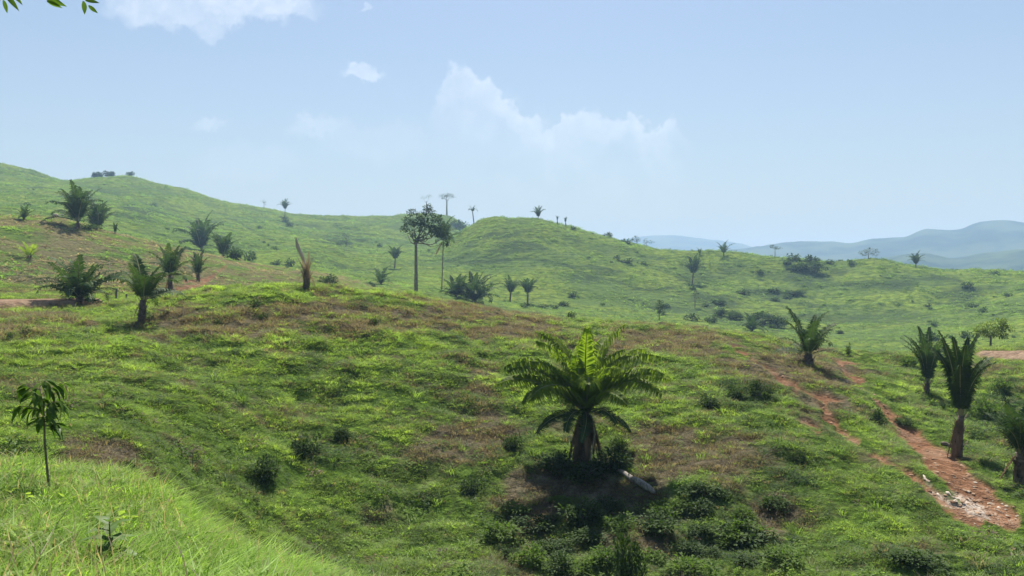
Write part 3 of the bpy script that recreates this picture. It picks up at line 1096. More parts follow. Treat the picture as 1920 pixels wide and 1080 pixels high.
    br = RNG.random(n) < 0.12 + 0.6 * dd
    col[br] = lerp(G_DEAD * 0.8, G_STRAW, RNG.random(n) ** 1.5)[br]
    S = 0.28 + 0.55 * RNG.random(n) ** 2
    kindi = RNG.integers(0, 3, n)
    hm = [weed_mesh('hummock', 70, 0.62, 0.62, 0.20, 31, 0.45), weed_mesh('hummock', 60, 0.75, 0.45, 0.17, 32, 0.5), tuft_mesh('hummock', 46, 0.75, 0.7, 0.03, 1.1, 33)]
    for k in range(3):
        sel = kindi == k
        scatter('tussocks', hm[k], np.stack([x, y, z - 0.05], 1)[sel], RNG.uniform(0, 6.28, sel.sum()), np.stack([S, S, S * 0.9], 1)[sel], col[sel],
                'taller leafy tussocks standing in the hillside pasture', RNG.normal(0, 0.15, (n, 2))[sel])

    # pasture on the knoll and the far hills
    n = 130000
    az, r, x, y, z = sample_ground(n, 95, 760, 1.4)
    px, py = to_pix(x, y, z)
    dirt, rd, rd2, dd, lush, dark = cover(px, py, x, y, r)
    patch = sstep(fbm(x, y, 26, 4, 0.6, 221), -0.25, 0.45)
    keep = (np.maximum(np.maximum(dirt, rd), rd2) < 0.3) & (RNG.random(n) < 0.2 + 0.8 * patch) & (py < 700)
    az, r, x, y, z, dd, px = [a[keep] for a in (az, r, x, y, z, dd, px)]
    n = len(az)
    q = RNG.random(n)
    big = fbm(x, y, 60, 3, 0.5, 231)
    col = lerp(G_DARK * 1.15, G_MID * 1.15, np.clip(0.45 + 0.5 * (q - 0.5) + 0.6 * big, 0, 1))
    dk = RNG.random(n) < dd * 0.95
    col[dk] = lerp(G_DEAD, G_STRAW, RNG.random(n))[dk]
    col *= (0.65 + 0.6 * RNG.random(n))[:, None]
    col *= (1.10 + 0.25 * ((r < 235) & (px < 780)))[:, None]
    S = (0.35 + 0.75 * RNG.random(n) ** 2) * np.clip(r / 220, 0.8, 2.0)
    sc3 = np.stack([S, S, S * 0.75], 1)
    scatter('pasture_grass', farw, np.stack([x, y, z - 0.05], 1), RNG.uniform(0, 6.28, n), sc3, col, 'tussocky pasture grass on the farther hills')


grass()


# ------------------------------------------------------------------ palms
def frond_parts(bend, pairs, leaf_w, seed, lmax=0.2, droop=0.45, petiole=0.10):
    """unit-length feather frond: rises along +Z and bends to +X. returns (rachis MB, leaflet MB)"""
    rnd = random.Random(seed)
    N = 12
    pts, tans = [Vector((0, 0, 0))], []
    for i in range(N):
        s = (i + 0.5) / N
        th = bend * (0.25 * s + 0.75 * s ** 2.6)
        d = Vector((math.sin(th), 0, math.cos(th)))
        tans.append(d)
        pts.append(pts[-1] + d / N)
    ra = MB()
    ra.tube(pts, [0.011 * (1 - 0.88 * (i / N)) + 0.0012 for i in range(N + 1)], 4)
    lf = MB()
    for k in range(pairs):
        s = petiole + (1 - petiole) * (k + 0.5) / pairs
        f = s * N
        i = min(int(f), N - 1)
        p = pts[i].lerp(pts[i + 1], f - i)
        t = tans[i]
        n = Vector((-t.z, 0, t.x))           # points up out of the frond's back
        u = (s - petiole) / (1 - petiole)
        ln = lmax * (0.62 + 0.38 * math.sin(PI * min(1, u * 1.1 + 0.15))) * (1 - 0.45 * max(0, u - 0.75) / 0.25)
        for sd_ in (-1, 1):
            fw = 0.38 + 0.30 * u + 0.9 * max(0, u - 0.85) / 0.15 + rnd.uniform(-0.12, 0.12)
            d = (Vector((0, sd_, 0)) + t * fw + n * rnd.uniform(-0.05, 0.40)).normalized()
            l2 = ln * rnd.uniform(0.82, 1.1)
            ww = leaf_w * rnd.uniform(0.8, 1.2)
            m = p + d * (l2 * 0.5)
            tip = p + d * l2 + Vector((0, 0, -1)) * (l2 * droop * rnd.uniform(0.4, 1.4))
            sx = d.cross(n).normalized()
            lf.add([p - sx * (ww * .3), p + sx * (ww * .3), m + sx * (ww * .5), m - sx * (ww * .5), tip], [(0, 1, 2, 3), (3, 2, 4)])
    return ra, lf


FRONDS = {}


def frond_mesh(kind, bend, pairs, leaf_w, seed, mat, lmax=0.17, droop=0.3):
    key = (kind, round(bend, 1), pairs, seed % 3, mat.name, round(lmax, 2), droop)
    if key not in FRONDS:
        ra, lf = frond_parts(round(bend, 1), pairs, leaf_w, seed, lmax, droop)
        b = MB()
        b.add(lf.v, lf.f)
        nf = len(b.f)
        b.add(ra.v, ra.f)
        me = b.mesh('frond', mat)
        me.materials.append(M_RACHIS if mat not in (M_DEADFROND, M_PALEFROND) else mat)
        mi = np.zeros(len(me.polygons), np.int32)
        mi[nf:] = 1
        me.polygons.foreach_set('material_index', mi)
        FRONDS[key] = me
    return FRONDS[key]


STYLE = {  # least and greatest lean of the fronds from upright, bend of the frond, number of fronds
    'duster': (0.05, 0.52, 1.4, 19),
    'wide': (0.08, 1.15, 1.5, 26),
    'upright': (0.03, 0.24, 0.95, 14),
    'sparse': (0.08, 0.68, 1.3, 12),
    'head': (0.08, 0.85, 1.75, 16),
    'spear': (0.02, 0.15, 0.80, 11),
}


def palm(px, py, top, trunk_px, style, label, group='palms on the pasture', r=None, mat=None, seed=None, nf=None, lscale=1.0, lean=(0, 0), trunk_r=0.24, dead=0, tilts=None, cat='palm tree', lmax=0.235, droop=0.5, hang=2.2):
    """px, py: foot; top: height of the crown's top; trunk_px: height of the bare trunk, all as seen from the viewpoint"""
    if r is None:
        base, r = at(px, py)
    else:
        base = at_r(px, r)
    base = base - Vector((0, 0, 0.08))
    seed = seed if seed is not None else int(px * 7 + py)
    rnd = random.Random(seed)
    k = r / F / math.hypot(1, (px - 960) / F)
    H = (py - top) * k
    th = max(trunk_px * k, 0.25)
    t0, t1, bend, n0 = STYLE[style]
    n = nf or n0
    Lf = (H - th) / (0.98 - 0.13 * bend) * lscale
    root = thing('palm_tree', label, cat, base, group)
    pix = (py - top)
    small = pix < 34
    pairs = 92 if pix > 200 else 64 if pix > 150 else 40 if pix > 75 else 24
    lw = 0.019 if pix > 150 else 0.024 if pix > 75 else 0.036
    mat = mat or M_PALM
    # trunk
    b = MB()
    ns = 7
    tr = min(trunk_r, 0.06 * H + 0.05)
    if lean == (0, 0):
        lean = (rnd.uniform(-0.12, 0.12), rnd.uniform(-0.1, 0.1))
    topv = Vector((lean[0] * th, lean[1] * th, th))
    pts = [topv * (i / (ns - 1)) + Vector((0, 0, -0.3 if i == 0 else 0)) for i in range(ns)]
    b.tube(pts, [tr * (1.25 - 0.35 * i / (ns - 1)) for i in range(ns)], 8, jit=0.14, rnd=rnd)
    # leaf bases that stay on the trunk
    for q in range(10 if small else 26):
        a = q * 2.4
        zq = th * (0.15 + 0.85 * rnd.random())
        p = topv * (zq / th) + Vector((math.cos(a), math.sin(a), 0)) * tr * 0.8
        d = Vector((math.cos(a) * 0.55, math.sin(a) * 0.55, 0.9)).normalized()
        s = Vector((-math.sin(a), math.cos(a), 0))
        ln = min(0.5, 0.12 * H) * rnd.uniform(0.6, 1.2)
        b.add([p - s * tr * .25, p + s * tr * .25, p + d * ln + s * tr * .08, p + d * ln - s * tr * .08, p + Vector((math.cos(a), math.sin(a), 0)) * tr * .2],
              [(0, 1, 2, 3), (4, 0, 3), (1, 4, 2)])
    put('trunk', b.mesh('trunk', M_TRUNK, True), root)
    specs = []
    for q in range(n):
        u = (q + 0.5) / n
        az = q * 2.39996 + rnd.uniform(-0.3, 0.3)
        tilt = t0 + (t1 - t0) * u ** 0.8 + rnd.uniform(-0.07, 0.07)
        bd = bend * (0.55 + 0.6 * u) * rnd.uniform(0.65, 1.35)
        specs.append((az, tilt, bd, rnd.uniform(0.74, 1.08) * (1.0 - 0.10 * u), mat))
    if pix > 48 and not dead:
        dead = rnd.choice((1, 2, 3))
        for q in range(3):
            specs.append((rnd.uniform(0, 6.28), rnd.uniform(t1 + 0.25, t1 + 0.75), bend * rnd.uniform(0.7, 1.1), rnd.uniform(0.65, 0.9), mat))
    for q in range(dead):
        specs.append((rnd.uniform(0, 6.28), rnd.uniform(hang, 2.95), rnd.uniform(0.1, 0.4), rnd.uniform(0.4, 0.68), M_DEADFROND))
    if tilts:
        specs += tilts
    if small:
        b = MB()
        for az, tilt, bd, ls, mt in specs:
            ra, lf = frond_parts(bd, 14, 0.05, rnd.randint(0, 999), 0.22)
            M = Matrix.Translation(topv) @ Matrix.Rotation(az, 4, 'Z') @ Matrix.Rotation(tilt, 4, 'Y') @ Matrix.Scale(Lf * ls, 4)
            for s_ in (ra, lf):
                b.add([M @ v for v in s_.v], s_.f)
        put('crown', b.mesh('crown', mat), root)
        return root
    for az, tilt, bd, ls, mt in specs:
        me = frond_mesh('f', bd, pairs, lw, rnd.randint(0, 999), mt, lmax if mt is not M_DEADFROND else 0.11, droop)
        o = put('frond' if mt is not M_DEADFROND else 'dead_frond', me, root)
        o.location = topv + Vector((math.cos(az), math.sin(az), 0)) * tr * 0.5
        o.rotation_euler = (Matrix.Rotation(az, 4, 'Z') @ Matrix.Rotation(tilt, 4, 'Y') @ Matrix.Rotation(rnd.uniform(-0.5, 0.5), 4, 'Z')).to_euler()
        s = Lf * ls
        o.scale = (s, s, s)
    return root


def palms():
    # the big one in the middle of the hillside, with its skirt of dry fronds
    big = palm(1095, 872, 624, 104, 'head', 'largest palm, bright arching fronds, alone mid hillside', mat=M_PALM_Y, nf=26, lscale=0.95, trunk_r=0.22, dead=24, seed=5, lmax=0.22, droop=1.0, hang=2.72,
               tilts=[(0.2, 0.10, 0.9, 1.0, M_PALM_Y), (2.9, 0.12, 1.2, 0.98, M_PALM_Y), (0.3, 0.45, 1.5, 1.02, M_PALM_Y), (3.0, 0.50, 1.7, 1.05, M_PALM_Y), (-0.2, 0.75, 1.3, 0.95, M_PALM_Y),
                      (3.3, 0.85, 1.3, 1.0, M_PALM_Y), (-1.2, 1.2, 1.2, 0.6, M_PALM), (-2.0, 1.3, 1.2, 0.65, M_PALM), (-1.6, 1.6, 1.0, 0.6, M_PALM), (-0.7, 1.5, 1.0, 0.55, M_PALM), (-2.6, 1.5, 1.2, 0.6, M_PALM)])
    b = MB()
    b.tube([(0.32, -0.55, 2.2), (0.42, -0.62, 1.6), (0.30, -0.66, 0.9), (0.12, -0.7, 0.1)], [0.03, 0.035, 0.03, 0.02], 5)
    put('dry_stalk', b.mesh('dry_stalk', M_DRYWOOD), big)
    palm(265, 605, 487, 42, 'sparse', 'slender palm with short trunk on the left hill crest', nf=12, lscale=1.05, trunk_r=0.2)
    palm(150, 568, 496, 6, 'wide', 'wide stemless palm beside the pale dirt road', nf=28, lscale=1.15)
    palm(147, 430, 352, 16, 'duster', 'taller left palm of the close pair on the left knoll', nf=19)
    palm(184, 402, 348, 6, 'duster', 'right palm of the close pair on the left knoll', r=205)
    palm(45, 414, 389, 2, 'wide', 'low palm at the far left knoll top', nf=16)
    palm(378, 471, 410, 4, 'duster', 'dark palm left of another above the brown knoll', nf=18)
    palm(418, 474, 425, 8, 'duster', 'greyer palm right of the dark one above the knoll', r=212)
    palm(320, 542, 462, 26, 'sparse', 'thin palm with trunk by the reddish knoll track', nf=11)
    palm(372, 528, 474, 14, 'upright', 'smaller thin palm right beside the knoll track', nf=9)
    palm(55, 484, 446, 3, 'sparse', 'pale young palm low on the left knoll slope', nf=9, mat=M_PALM_Y)
    palm(216, 438, 419, 2, 'upright', 'tiny young palm right of the knoll pair', nf=7)
    palm(714, 534, 502, 2, 'wide', 'small squat palm just left of the tall tree', nf=14)
    palm(740, 504, 463, 16, 'duster', 'hazy palm on the slope above the squat palm')
    palm(855, 556, 516, 2, 'wide', 'left of two touching bushy palms below the round hill', nf=22)
    palm(890, 568, 510, 4, 'wide', 'right of two touching bushy palms below the round hill', nf=24)
    palm(956, 566, 524, 14, 'duster', 'left of two slim palms at the foot of the round hill')
    palm(989, 570, 523, 18, 'duster', 'right of two slim palms at the foot of the round hill')
    palm(534, 408, 377, 14, 'duster', 'lone palm against the sky on the left ridge')
    palm(1298, 532, 484, 18, 'duster', 'hazy palm midway on the right slope')
    palm(1410, 622, 590, 1, 'wide', 'low spreading palm behind the right crest', nf=22)
    palm(1518, 688, 592, 22, 'sparse', 'open palm with splayed fronds on the right crest', nf=11, trunk_r=0.42, seed=8)
    palm(1737, 737, 624, 20, 'upright', 'left of two tall palms on the right flank', nf=15, trunk_r=0.16, lean=(0.1, 0), lmax=0.17, dead=1, hang=2.7)
    palm(1797, 858, 640, 80, 'spear', 'tall palm with brown trunk beside the wide red path', nf=15, lmax=0.17, trunk_r=0.16, dead=3, hang=2.85)
    palm(1916, 905, 755, 60, 'duster', 'dark palm cut by the right edge of the view', nf=18, dead=8, trunk_r=0.26, hang=2.5)
    palm(1357, 480, 452, 4, 'sparse', 'palm against the haze on the right ridge', nf=9)
    palm(1312, 478, 464, 2, 'duster', 'tiny palm left of another on the right ridge', nf=8)
    palm(1717, 502, 474, 6, 'duster', 'palm standing against the blue mountains')
    palm(1009, 409, 387, 2, 'duster', 'bushy palm on top of the round hill', nf=16)
    palm(1045, 420, 404, 7, 'upright', 'nearer of two tiny palms right of the round hill top', nf=8)
    palm(1061, 424, 407, 7, 'upright', 'farther right of two tiny palms on the round hill', nf=8)
    palm(889, 423, 388, 24, 'head', 'slim tall palm in the saddle left of the round hill', nf=10, r=440, trunk_r=0.25)
    palm(828, 508, 376, 92, 'duster', 'tall palm rising behind the tall broadleaf tree', r=225, nf=12, trunk_r=0.14)
    # the dead palm with its bleached spear
    base, r = at(575, 541)
    d = thing('dead_palm', 'dead brown palm stump with one bleached frond pointing up', 'dead palm', base)
    k = r / F
    rnd = random.Random(3)
    b = MB()
    b.tube([(0, 0, -0.2), (0, 0, 0.7), (0, 0, 1.4), (0, 0, 1.9)], [0.30, 0.26, 0.2, 0.12], 8, jit=0.12, rnd=rnd)
    put('trunk', b.mesh('trunk', M_TRUNK, True), d)
    me = frond_mesh('dead', 0.4, 26, 0.022, 1, M_TANFROND, 0.13)
    for q in range(36):
        o = put('dead_frond', me, d)
        az = q * 2.4
        up = q % 3
        o.location = (0.22 * math.cos(az), 0.22 * math.sin(az), 0.15 + 0.045 * q if up else 1.2)
        o.rotation_euler = (Matrix.Rotation(az, 4, 'Z') @ Matrix.Rotation(rnd.uniform(0.08, 0.50) if q % 4 else rnd.uniform(1.6, 2.6), 4, 'Y')).to_euler()
        s = rnd.uniform(1.0, 1.75) * r / 75
        o.scale = (s, s, s)
    b = MB()
    pts = [(0, 0, 1.2), (-0.12, 0, 2.2), (-0.45, 0, 3.0), (-0.8, 0, 3.8), (-0.95, 0, 4.6)]
    b.tube([Vector(p) * (92 * k / 4.6) for p in pts], [0.09, 0.09, 0.15, 0.17, 0.03], 6)
    put('bleached_frond', b.mesh('bleached_frond', M_PALEFROND), d)


palms()


# ------------------------------------------------------------------ broadleaf trees and shrubs
def crown_mesh(blobs, n, leaf, mat, seed, name='crown', flat=0.0):
    """leaf sprays through the volume of several lumps"""
    rnd = random.Random(seed)
    b = MB()
    vol = [bb[3] * bb[4] for bb in blobs]
    for k in range(n):
        bb = rnd.choices(blobs, vol)[0]
        c = Vector(bb[:3])
        d = rvec(rnd)
        rad = rnd.uniform(0.55, 1.05) ** 0.6
        # twigs: gather the leaves in clusters
        ck = rnd.randint(0, 26)
        cr = random.Random(seed * 131 + blobs.index(bb) * 37 + ck)
        cd = rvec(cr)
        cp = Vector((cd.x * bb[3], cd.y * bb[3], cd.z * bb[4])) * cr.uniform(0.45, 1.0)
        p = c + cp + Vector((d.x, d.y, d.z * 0.6)) * (rad * bb[3] * 0.30)
        dd = (d + cd * 0.6 + Vector((0, 0, rnd.uniform(-.5, .3)))).normalized()
        up = Vector((rnd.uniform(-.6, .6), rnd.uniform(-.6, .6), 1))
        b.leaf(p, dd, up, leaf * rnd.uniform(0.7, 1.4), leaf * rnd.uniform(0.4, 0.65))
    return b.mesh(name, mat)


def tree(px, py, top, blobs, label, group=None, r=None, mat=M_TREE, bark=M_BARK, n=500, leaf=0.5, trunk_w=0.02, limbs=4, lean=0.0, name='tree', cat='tree', fork=0.55):
    """blobs: (x, z, half width, half height) in pixels from the foot"""
    if r is None:
        base, r = at(px, py)
    else:
        base = at_r(px, r)
    k = r / F / math.hypot(1, (px - 960) / F)
    rnd = random.Random(int(px * 3 + py))
    H = (py - top) * k
    root = thing(name, label, cat, base, group)
    bl = []
    for (bx, bz, bw, bh) in blobs:
        bl.append((bx * k, rnd.uniform(-0.3, 0.3) * bw * k, bz * k, bw * k, bh * k))
    zt = fork * H
    tw = trunk_w * H
    b = MB()
    pts = [Vector((lean * H * (i / 5) ** 1.5, 0, -0.3 + (zt + 0.3) * i / 5)) for i in range(6)]
    b.tube(pts, [tw * (1.3 - 0.55 * i / 5) for i in range(6)], 8, jit=0.08, rnd=rnd)
    put('trunk', b.mesh('trunk', bark, True), root)
    for bb in bl[:limbs]:
        m = MB()
        e = Vector(bb[:3])
        s = pts[-1] - Vector((0, 0, 0.15 * zt * rnd.random()))
        mid = s.lerp(e, 0.5) + Vector((0, 0, -0.06 * H))
        m.tube([s, mid, e], [tw * 0.42, tw * 0.28, tw * 0.08], 5)
        put('limb', m.mesh('limb', bark, True), root)
    put('crown', crown_mesh(bl, n, leaf, mat, int(px + py)), root)
    return root


def trees():
    tree(780, 545, 380, [(-17, 132, 8, 5), (-6, 147, 10, 5), (12, 140, 11, 7), (26, 148, 10, 6), (40, 136, 12, 6), (52, 122, 10, 7), (58, 104, 9, 8), (56, 90, 7, 6), (-20, 118, 9, 5), (-8, 110, 10, 5),
                         (10, 120, 12, 6), (30, 118, 11, 6), (22, 158, 8, 5), (24, 128, 13, 8), (36, 112, 12, 8), (-10, 128, 11, 7), (8, 132, 12, 7), (2, 98, 7, 4), (44, 108, 9, 5), (16, 104, 8, 4)],
         'tall dark tree with long bare trunk and ragged crown', r=178, n=3000, leaf=0.5, trunk_w=0.018, limbs=16, fork=0.60)
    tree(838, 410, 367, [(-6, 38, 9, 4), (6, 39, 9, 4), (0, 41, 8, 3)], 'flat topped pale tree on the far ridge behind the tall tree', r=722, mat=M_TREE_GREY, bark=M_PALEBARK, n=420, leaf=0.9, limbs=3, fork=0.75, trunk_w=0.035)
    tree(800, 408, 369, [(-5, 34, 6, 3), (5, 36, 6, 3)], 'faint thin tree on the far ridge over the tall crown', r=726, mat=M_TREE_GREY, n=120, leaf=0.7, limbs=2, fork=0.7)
    tree(186, 337, 324, [(0, 8, 8, 4), (-5, 7, 5, 3)], 'left clump of round trees on the far left ridge', group='trees on the left ridge', r=722, n=900, leaf=1.1, limbs=2, trunk_w=0.05)
    tree(206, 336, 323, [(0, 8, 10, 4), (6, 7, 6, 3)], 'wide tree right of the clump on the far left ridge', group='trees on the left ridge', r=718, n=1000, leaf=1.1, limbs=2, trunk_w=0.05)
    tree(246, 337, 326, [(-2, 7, 5, 3), (4, 8, 4, 3)], 'small tree standing alone on the far left ridge', group='trees on the left ridge', r=718, n=420, leaf=1.0, limbs=2, trunk_w=0.05)
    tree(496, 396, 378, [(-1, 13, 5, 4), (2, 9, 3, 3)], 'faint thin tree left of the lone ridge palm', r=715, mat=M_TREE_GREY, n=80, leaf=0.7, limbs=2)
    tree(1236, 602, 560, [(0, 26, 9, 12), (-2, 34, 6, 6), (3, 20, 8, 8)], 'small dark egg shaped tree at the valley foot', n=700, leaf=0.32, limbs=2, fork=0.45)
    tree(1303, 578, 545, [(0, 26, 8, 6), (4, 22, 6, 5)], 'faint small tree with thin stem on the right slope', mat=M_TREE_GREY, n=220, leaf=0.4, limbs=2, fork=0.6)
    tree(1860, 662, 598, [(-20, 42, 16, 7), (8, 48, 18, 9), (28, 38, 14, 7), (-6, 34, 18, 8), (16, 28, 16, 6), (-24, 30, 9, 5)],
         'pale green spreading tree above the right dirt road', mat=M_TREE_PALE, n=2000, leaf=0.22, limbs=6, fork=0.4, trunk_w=0.03, r=103)
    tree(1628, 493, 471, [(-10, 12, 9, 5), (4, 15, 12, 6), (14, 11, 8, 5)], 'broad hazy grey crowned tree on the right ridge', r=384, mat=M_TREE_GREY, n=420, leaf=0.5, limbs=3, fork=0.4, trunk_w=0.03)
    tree(1453, 482, 458, [(-5, 20, 6, 3), (6, 18, 6, 2)], 'thin flat topped tree on the right ridge', r=388, n=200, leaf=0.45, limbs=2, fork=0.7)
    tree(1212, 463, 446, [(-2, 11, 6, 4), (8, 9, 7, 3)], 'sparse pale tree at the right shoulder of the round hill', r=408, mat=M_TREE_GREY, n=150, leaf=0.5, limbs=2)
    tree(1193, 461, 441, [(0, 10, 7, 6), (-8, 6, 7, 5)], 'dark round tree at the right shoulder of the round hill', r=407, n=350, leaf=0.5, limbs=2)
    tree(650, 462, 435, [(0, 18, 9, 6), (-3, 8, 10, 5)], 'hazy small tree on the slope left of the tall tree', n=300, leaf=0.5, limbs=2)


trees()

SHRUBS = {}


def shrub_mesh(v, mat, fine):
    key = (v, mat.name, fine)
    if key not in SHRUBS:
        rnd = random.Random(v * 17 + 3)
        bl = [(0, 0, 0.42, 0.5, 0.42)] + [(rnd.uniform(-.5, .5), rnd.uniform(-.5, .5), rnd.uniform(.2, .5), rnd.uniform(.25, .4), rnd.uniform(.22, .4)) for _ in range(4)]
        SHRUBS[key] = crown_mesh(bl, 900 if fine else 170, 0.13 if fine else 0.27, mat, v + 1, 'foliage')
    return SHRUBS[key]


STEMS = []


def shrub(px, py, w, h, label, group, r=None, mat=None, fine=None, cat='shrub'):
    """w, h: size in pixels"""
    if r is None:
        base, r = at(px, py)
    else:
        base = at_r(px, r)
    k = r / F / math.hypot(1, (px - 960) / F)
    rnd = random.Random(int(px * 5 + py * 3))
    if not STEMS:
        b = MB()
        for q in range(4):
            a = q * 1.7
            b.tube([(0, 0, -0.15), (0.12 * math.cos(a), 0.12 * math.sin(a), 0.25), (0.3 * math.cos(a), 0.3 * math.sin(a), 0.55)], [0.035, 0.028, 0.01], 4)
        STEMS.append(b.mesh('stems', M_BARK))
    mat = mat or M_SHRUB
    fine = (w > 34) if fine is None else fine
    root = thing('shrub', label, cat, base, group, rnd.uniform(0, 6.28))
    for nm, me in (('foliage', shrub_mesh(rnd.randint(0, 3), mat, fine)), ('stems', STEMS[0])):
        o = put(nm, me, root)
        o.scale = (w * k / 1.5, w * k / 1.5, h * k / 0.95)
    return root


def shrubs():
    S = shrub
    near = 'dark shrubs on the near hillside'
    S(48, 630, 26, 16, 'dark shrub on the left hillside below the dirt road, right one', near)
    S(19, 640, 20, 14, 'dark shrub at the left edge of the hillside', near)
    S(478, 583, 26, 18, 'dark shrub just under the hill crest left of the dead palm', near)
    S(495, 604, 24, 18, 'dark shrub lower in the brown patch under the crest', near)
    S(407, 612, 16, 14, 'small dark shrub in the brown patch near the slender palm', near)
    S(701, 612, 24, 14, 'dark shrub on the crest below the squat palm', near)
    S(1424, 744, 52, 30, 'dark leafy shrub above the green slope beside the narrow path', near)
    S(1378, 750, 44, 28, 'dark leafy shrub left of the one beside the narrow path', near)
    S(1330, 765, 50, 24, 'broad low shrub right of the largest palm', near)
    S(1175, 1084, 80, 105, 'tall leafy shrub at the bottom edge below the largest palm', near, mat=M_SHRUB)
    S(1285, 1085, 120, 46, 'wide leafy shrub at the bottom edge right of the tall one', near, mat=M_SHRUB_L)
    S(1050, 1080, 90, 44, 'dark leafy shrub at the bottom edge in the palm shade', near)
    S(1095, 985, 100, 50, 'dark shrub in the shade below the largest palm', near)
    S(1390, 1020, 120, 40, 'leafy shrub in the bottom right thicket, left one', near)
    S(1710, 1062, 120, 32, 'dark low shrub near the bottom right corner', near)
    S(1470, 1060, 100, 36, 'leafy shrub in the bottom right thicket, middle one', near, mat=M_SHRUB_L)
    S(500, 905, 66, 50, 'dark shrub in the gully left of centre', near)
    S(565, 860, 70, 44, 'dark shrub up the gully left of centre', near)
    S(640, 830, 44, 26, 'dark shrub at the head of the gully left of centre', near)
    S(245, 895, 36, 34, 'dark leafy shrub behind the bank lip in the brown patch', near)
    S(1645, 800, 40, 34, 'dark shrub between the two red paths', near)
    S(1500, 868, 40, 24, 'low shrub on the slope below the narrow path', near)
    S(880, 930, 66, 36, 'low shrub in the brown patch left of the largest palm', near)
    S(960, 850, 50, 34, 'shrub close to the left of the largest palm', near)
    S(1160, 850, 44, 34, 'shrub close to the right of the largest palm', near)
    S(1850, 790, 60, 44, 'leafy shrub right of the tall brown trunked palm', near, mat=M_SHRUB_L)
    S(1880, 740, 46, 30, 'leafy shrub under the right dirt road', near, mat=M_SHRUB_L)
    S(1700, 690, 40, 22, 'leafy shrub on the right crest left of the tall palms', near, mat=M_SHRUB_L)
    S(1590, 668, 12, 20, 'small upright dark shrub on the right crest', near)
    S(1690, 800, 40, 18, 'low dark shrub along the red path edge', near)
    S(1052, 884, 92, 44, 'undergrowth bush at the left foot of the largest palm', near)
    S(1102, 900, 96, 36, 'undergrowth bush in front of the largest palm', near)
    S(1146, 882, 84, 42, 'undergrowth bush at the right foot of the largest palm', near)
    rnd = random.Random(41)
    done = []
    while len(done) < 26:
        x, y = rnd.uniform(930, 1480), rnd.uniform(925, 1079)
        if any(abs(x - a) < 34 and abs(y - b) < 16 for a, b in done) or (x < 1180 and y < 950):
            continue
        done.append((x, y))
        w = rnd.uniform(40, 84)
        S(x, y, w * 1.15, w * rnd.uniform(0.28, 0.55), 'leafy green shrub in the dense thicket below the largest palm', 'shrubs of the thicket below the largest palm',
          mat=M_SHRUB_L if rnd.random() < 0.55 else M_SHRUB)
    far = 'dark shrubs on the far slopes'
    for x, y, w, h, lb in ((157, 431, 34, 12, 'low dark shrub around the foot of the knoll palm pair'),
                           (178, 430, 30, 9, 'low dark shrub right of the knoll palm pair foot'),
                           (440, 488, 40, 26, 'green bush right of the palms above the brown knoll'),
                           (466, 489, 28, 20, 'dark bush right of the green bush above the knoll'),
                           (545, 500, 26, 14, 'dark bush left of the dead palm on the valley side'),
                           (620, 535, 44, 22, 'bright bush right behind the dead palm'),
                           (1073, 598, 18, 14, 'dark round bush in the valley right of the slim palms'),
                           (985, 577, 26, 9, 'low bush at the foot of the slim palm pair'),
                           (1015, 578, 26, 8, 'low bush right of the slim palm pair'),
                           (1040, 579, 18, 8, 'small low bush farther right of the slim palms'),
                           (1300, 602, 30, 14, 'dark bush in the valley thicket, leftmost'),
                           (1335, 606, 34, 14, 'dark bush in the valley thicket, second'),
                           (1352, 592, 40, 14, 'dark bush in the valley thicket, upper'),
                           (1375, 600, 36, 16, 'dark bush in the valley thicket, right'),
                           (1350, 572, 30, 12, 'dark bush on the right slope over the thicket'),
                           (1395, 553, 28, 11, 'rounded dark bush higher on the right slope'),
                           (1430, 612, 60, 26, 'blue grey bush behind the low spreading palm'),
                           (1455, 615, 50, 24, 'blue grey bush right behind the low spreading palm'),
                           (1500, 510, 48, 20, 'dark bush mass below the right ridge, left'),
                           (1525, 512, 44, 22, 'dark bush mass below the right ridge, right'),
                           (1490, 488, 34, 12, 'bush on the right ridge line, left'),
                           (1517, 494, 30, 14, 'bush on the right ridge line, middle'),
                           (1556, 496, 24, 8, 'bush on the right ridge line, right'),
                           (1425, 515, 24, 8, 'low bush under the right ridge'),
                           (1158, 489, 14, 9, 'small dark bush high on the round hill flank'),
                           (1176, 495, 34, 9, 'low bush strip high on the round hill flank'),
                           (1490, 552, 40, 10, 'low bush strip across the right slope'),
                           (1450, 550, 30, 9, 'low bush left in the right slope strip'),
                           (1812, 540, 26, 12, 'hazy bush on the far right slope, upper'),
                           (1825, 577, 30, 9, 'hazy bush on the far right slope, lower'),
                           (1751, 614, 14, 12, 'small dark bush above the tall right palms'),
                           (855, 425, 26, 14, 'forest bush on the far ridge in the saddle, left'),
                           (868, 430, 26, 14, 'forest bush on the far ridge in the saddle, right'),
                           (1175, 458, 22, 10, 'dark bush on the shoulder of the round hill'),
                           (1075, 432, 14, 7, 'small bush on the right shoulder of the round hill top'),
                           (535, 418, 20, 8, 'dark bush under the lone ridge palm'),
                           (1300, 545, 18, 8, 'small bush at the foot of the hazy slope palm')):
        S(x, y, w, h, lb, far)
    # the many low bushes that dot the far slopes
    rnd = random.Random(77)
    cnt = 0
    tries = 0
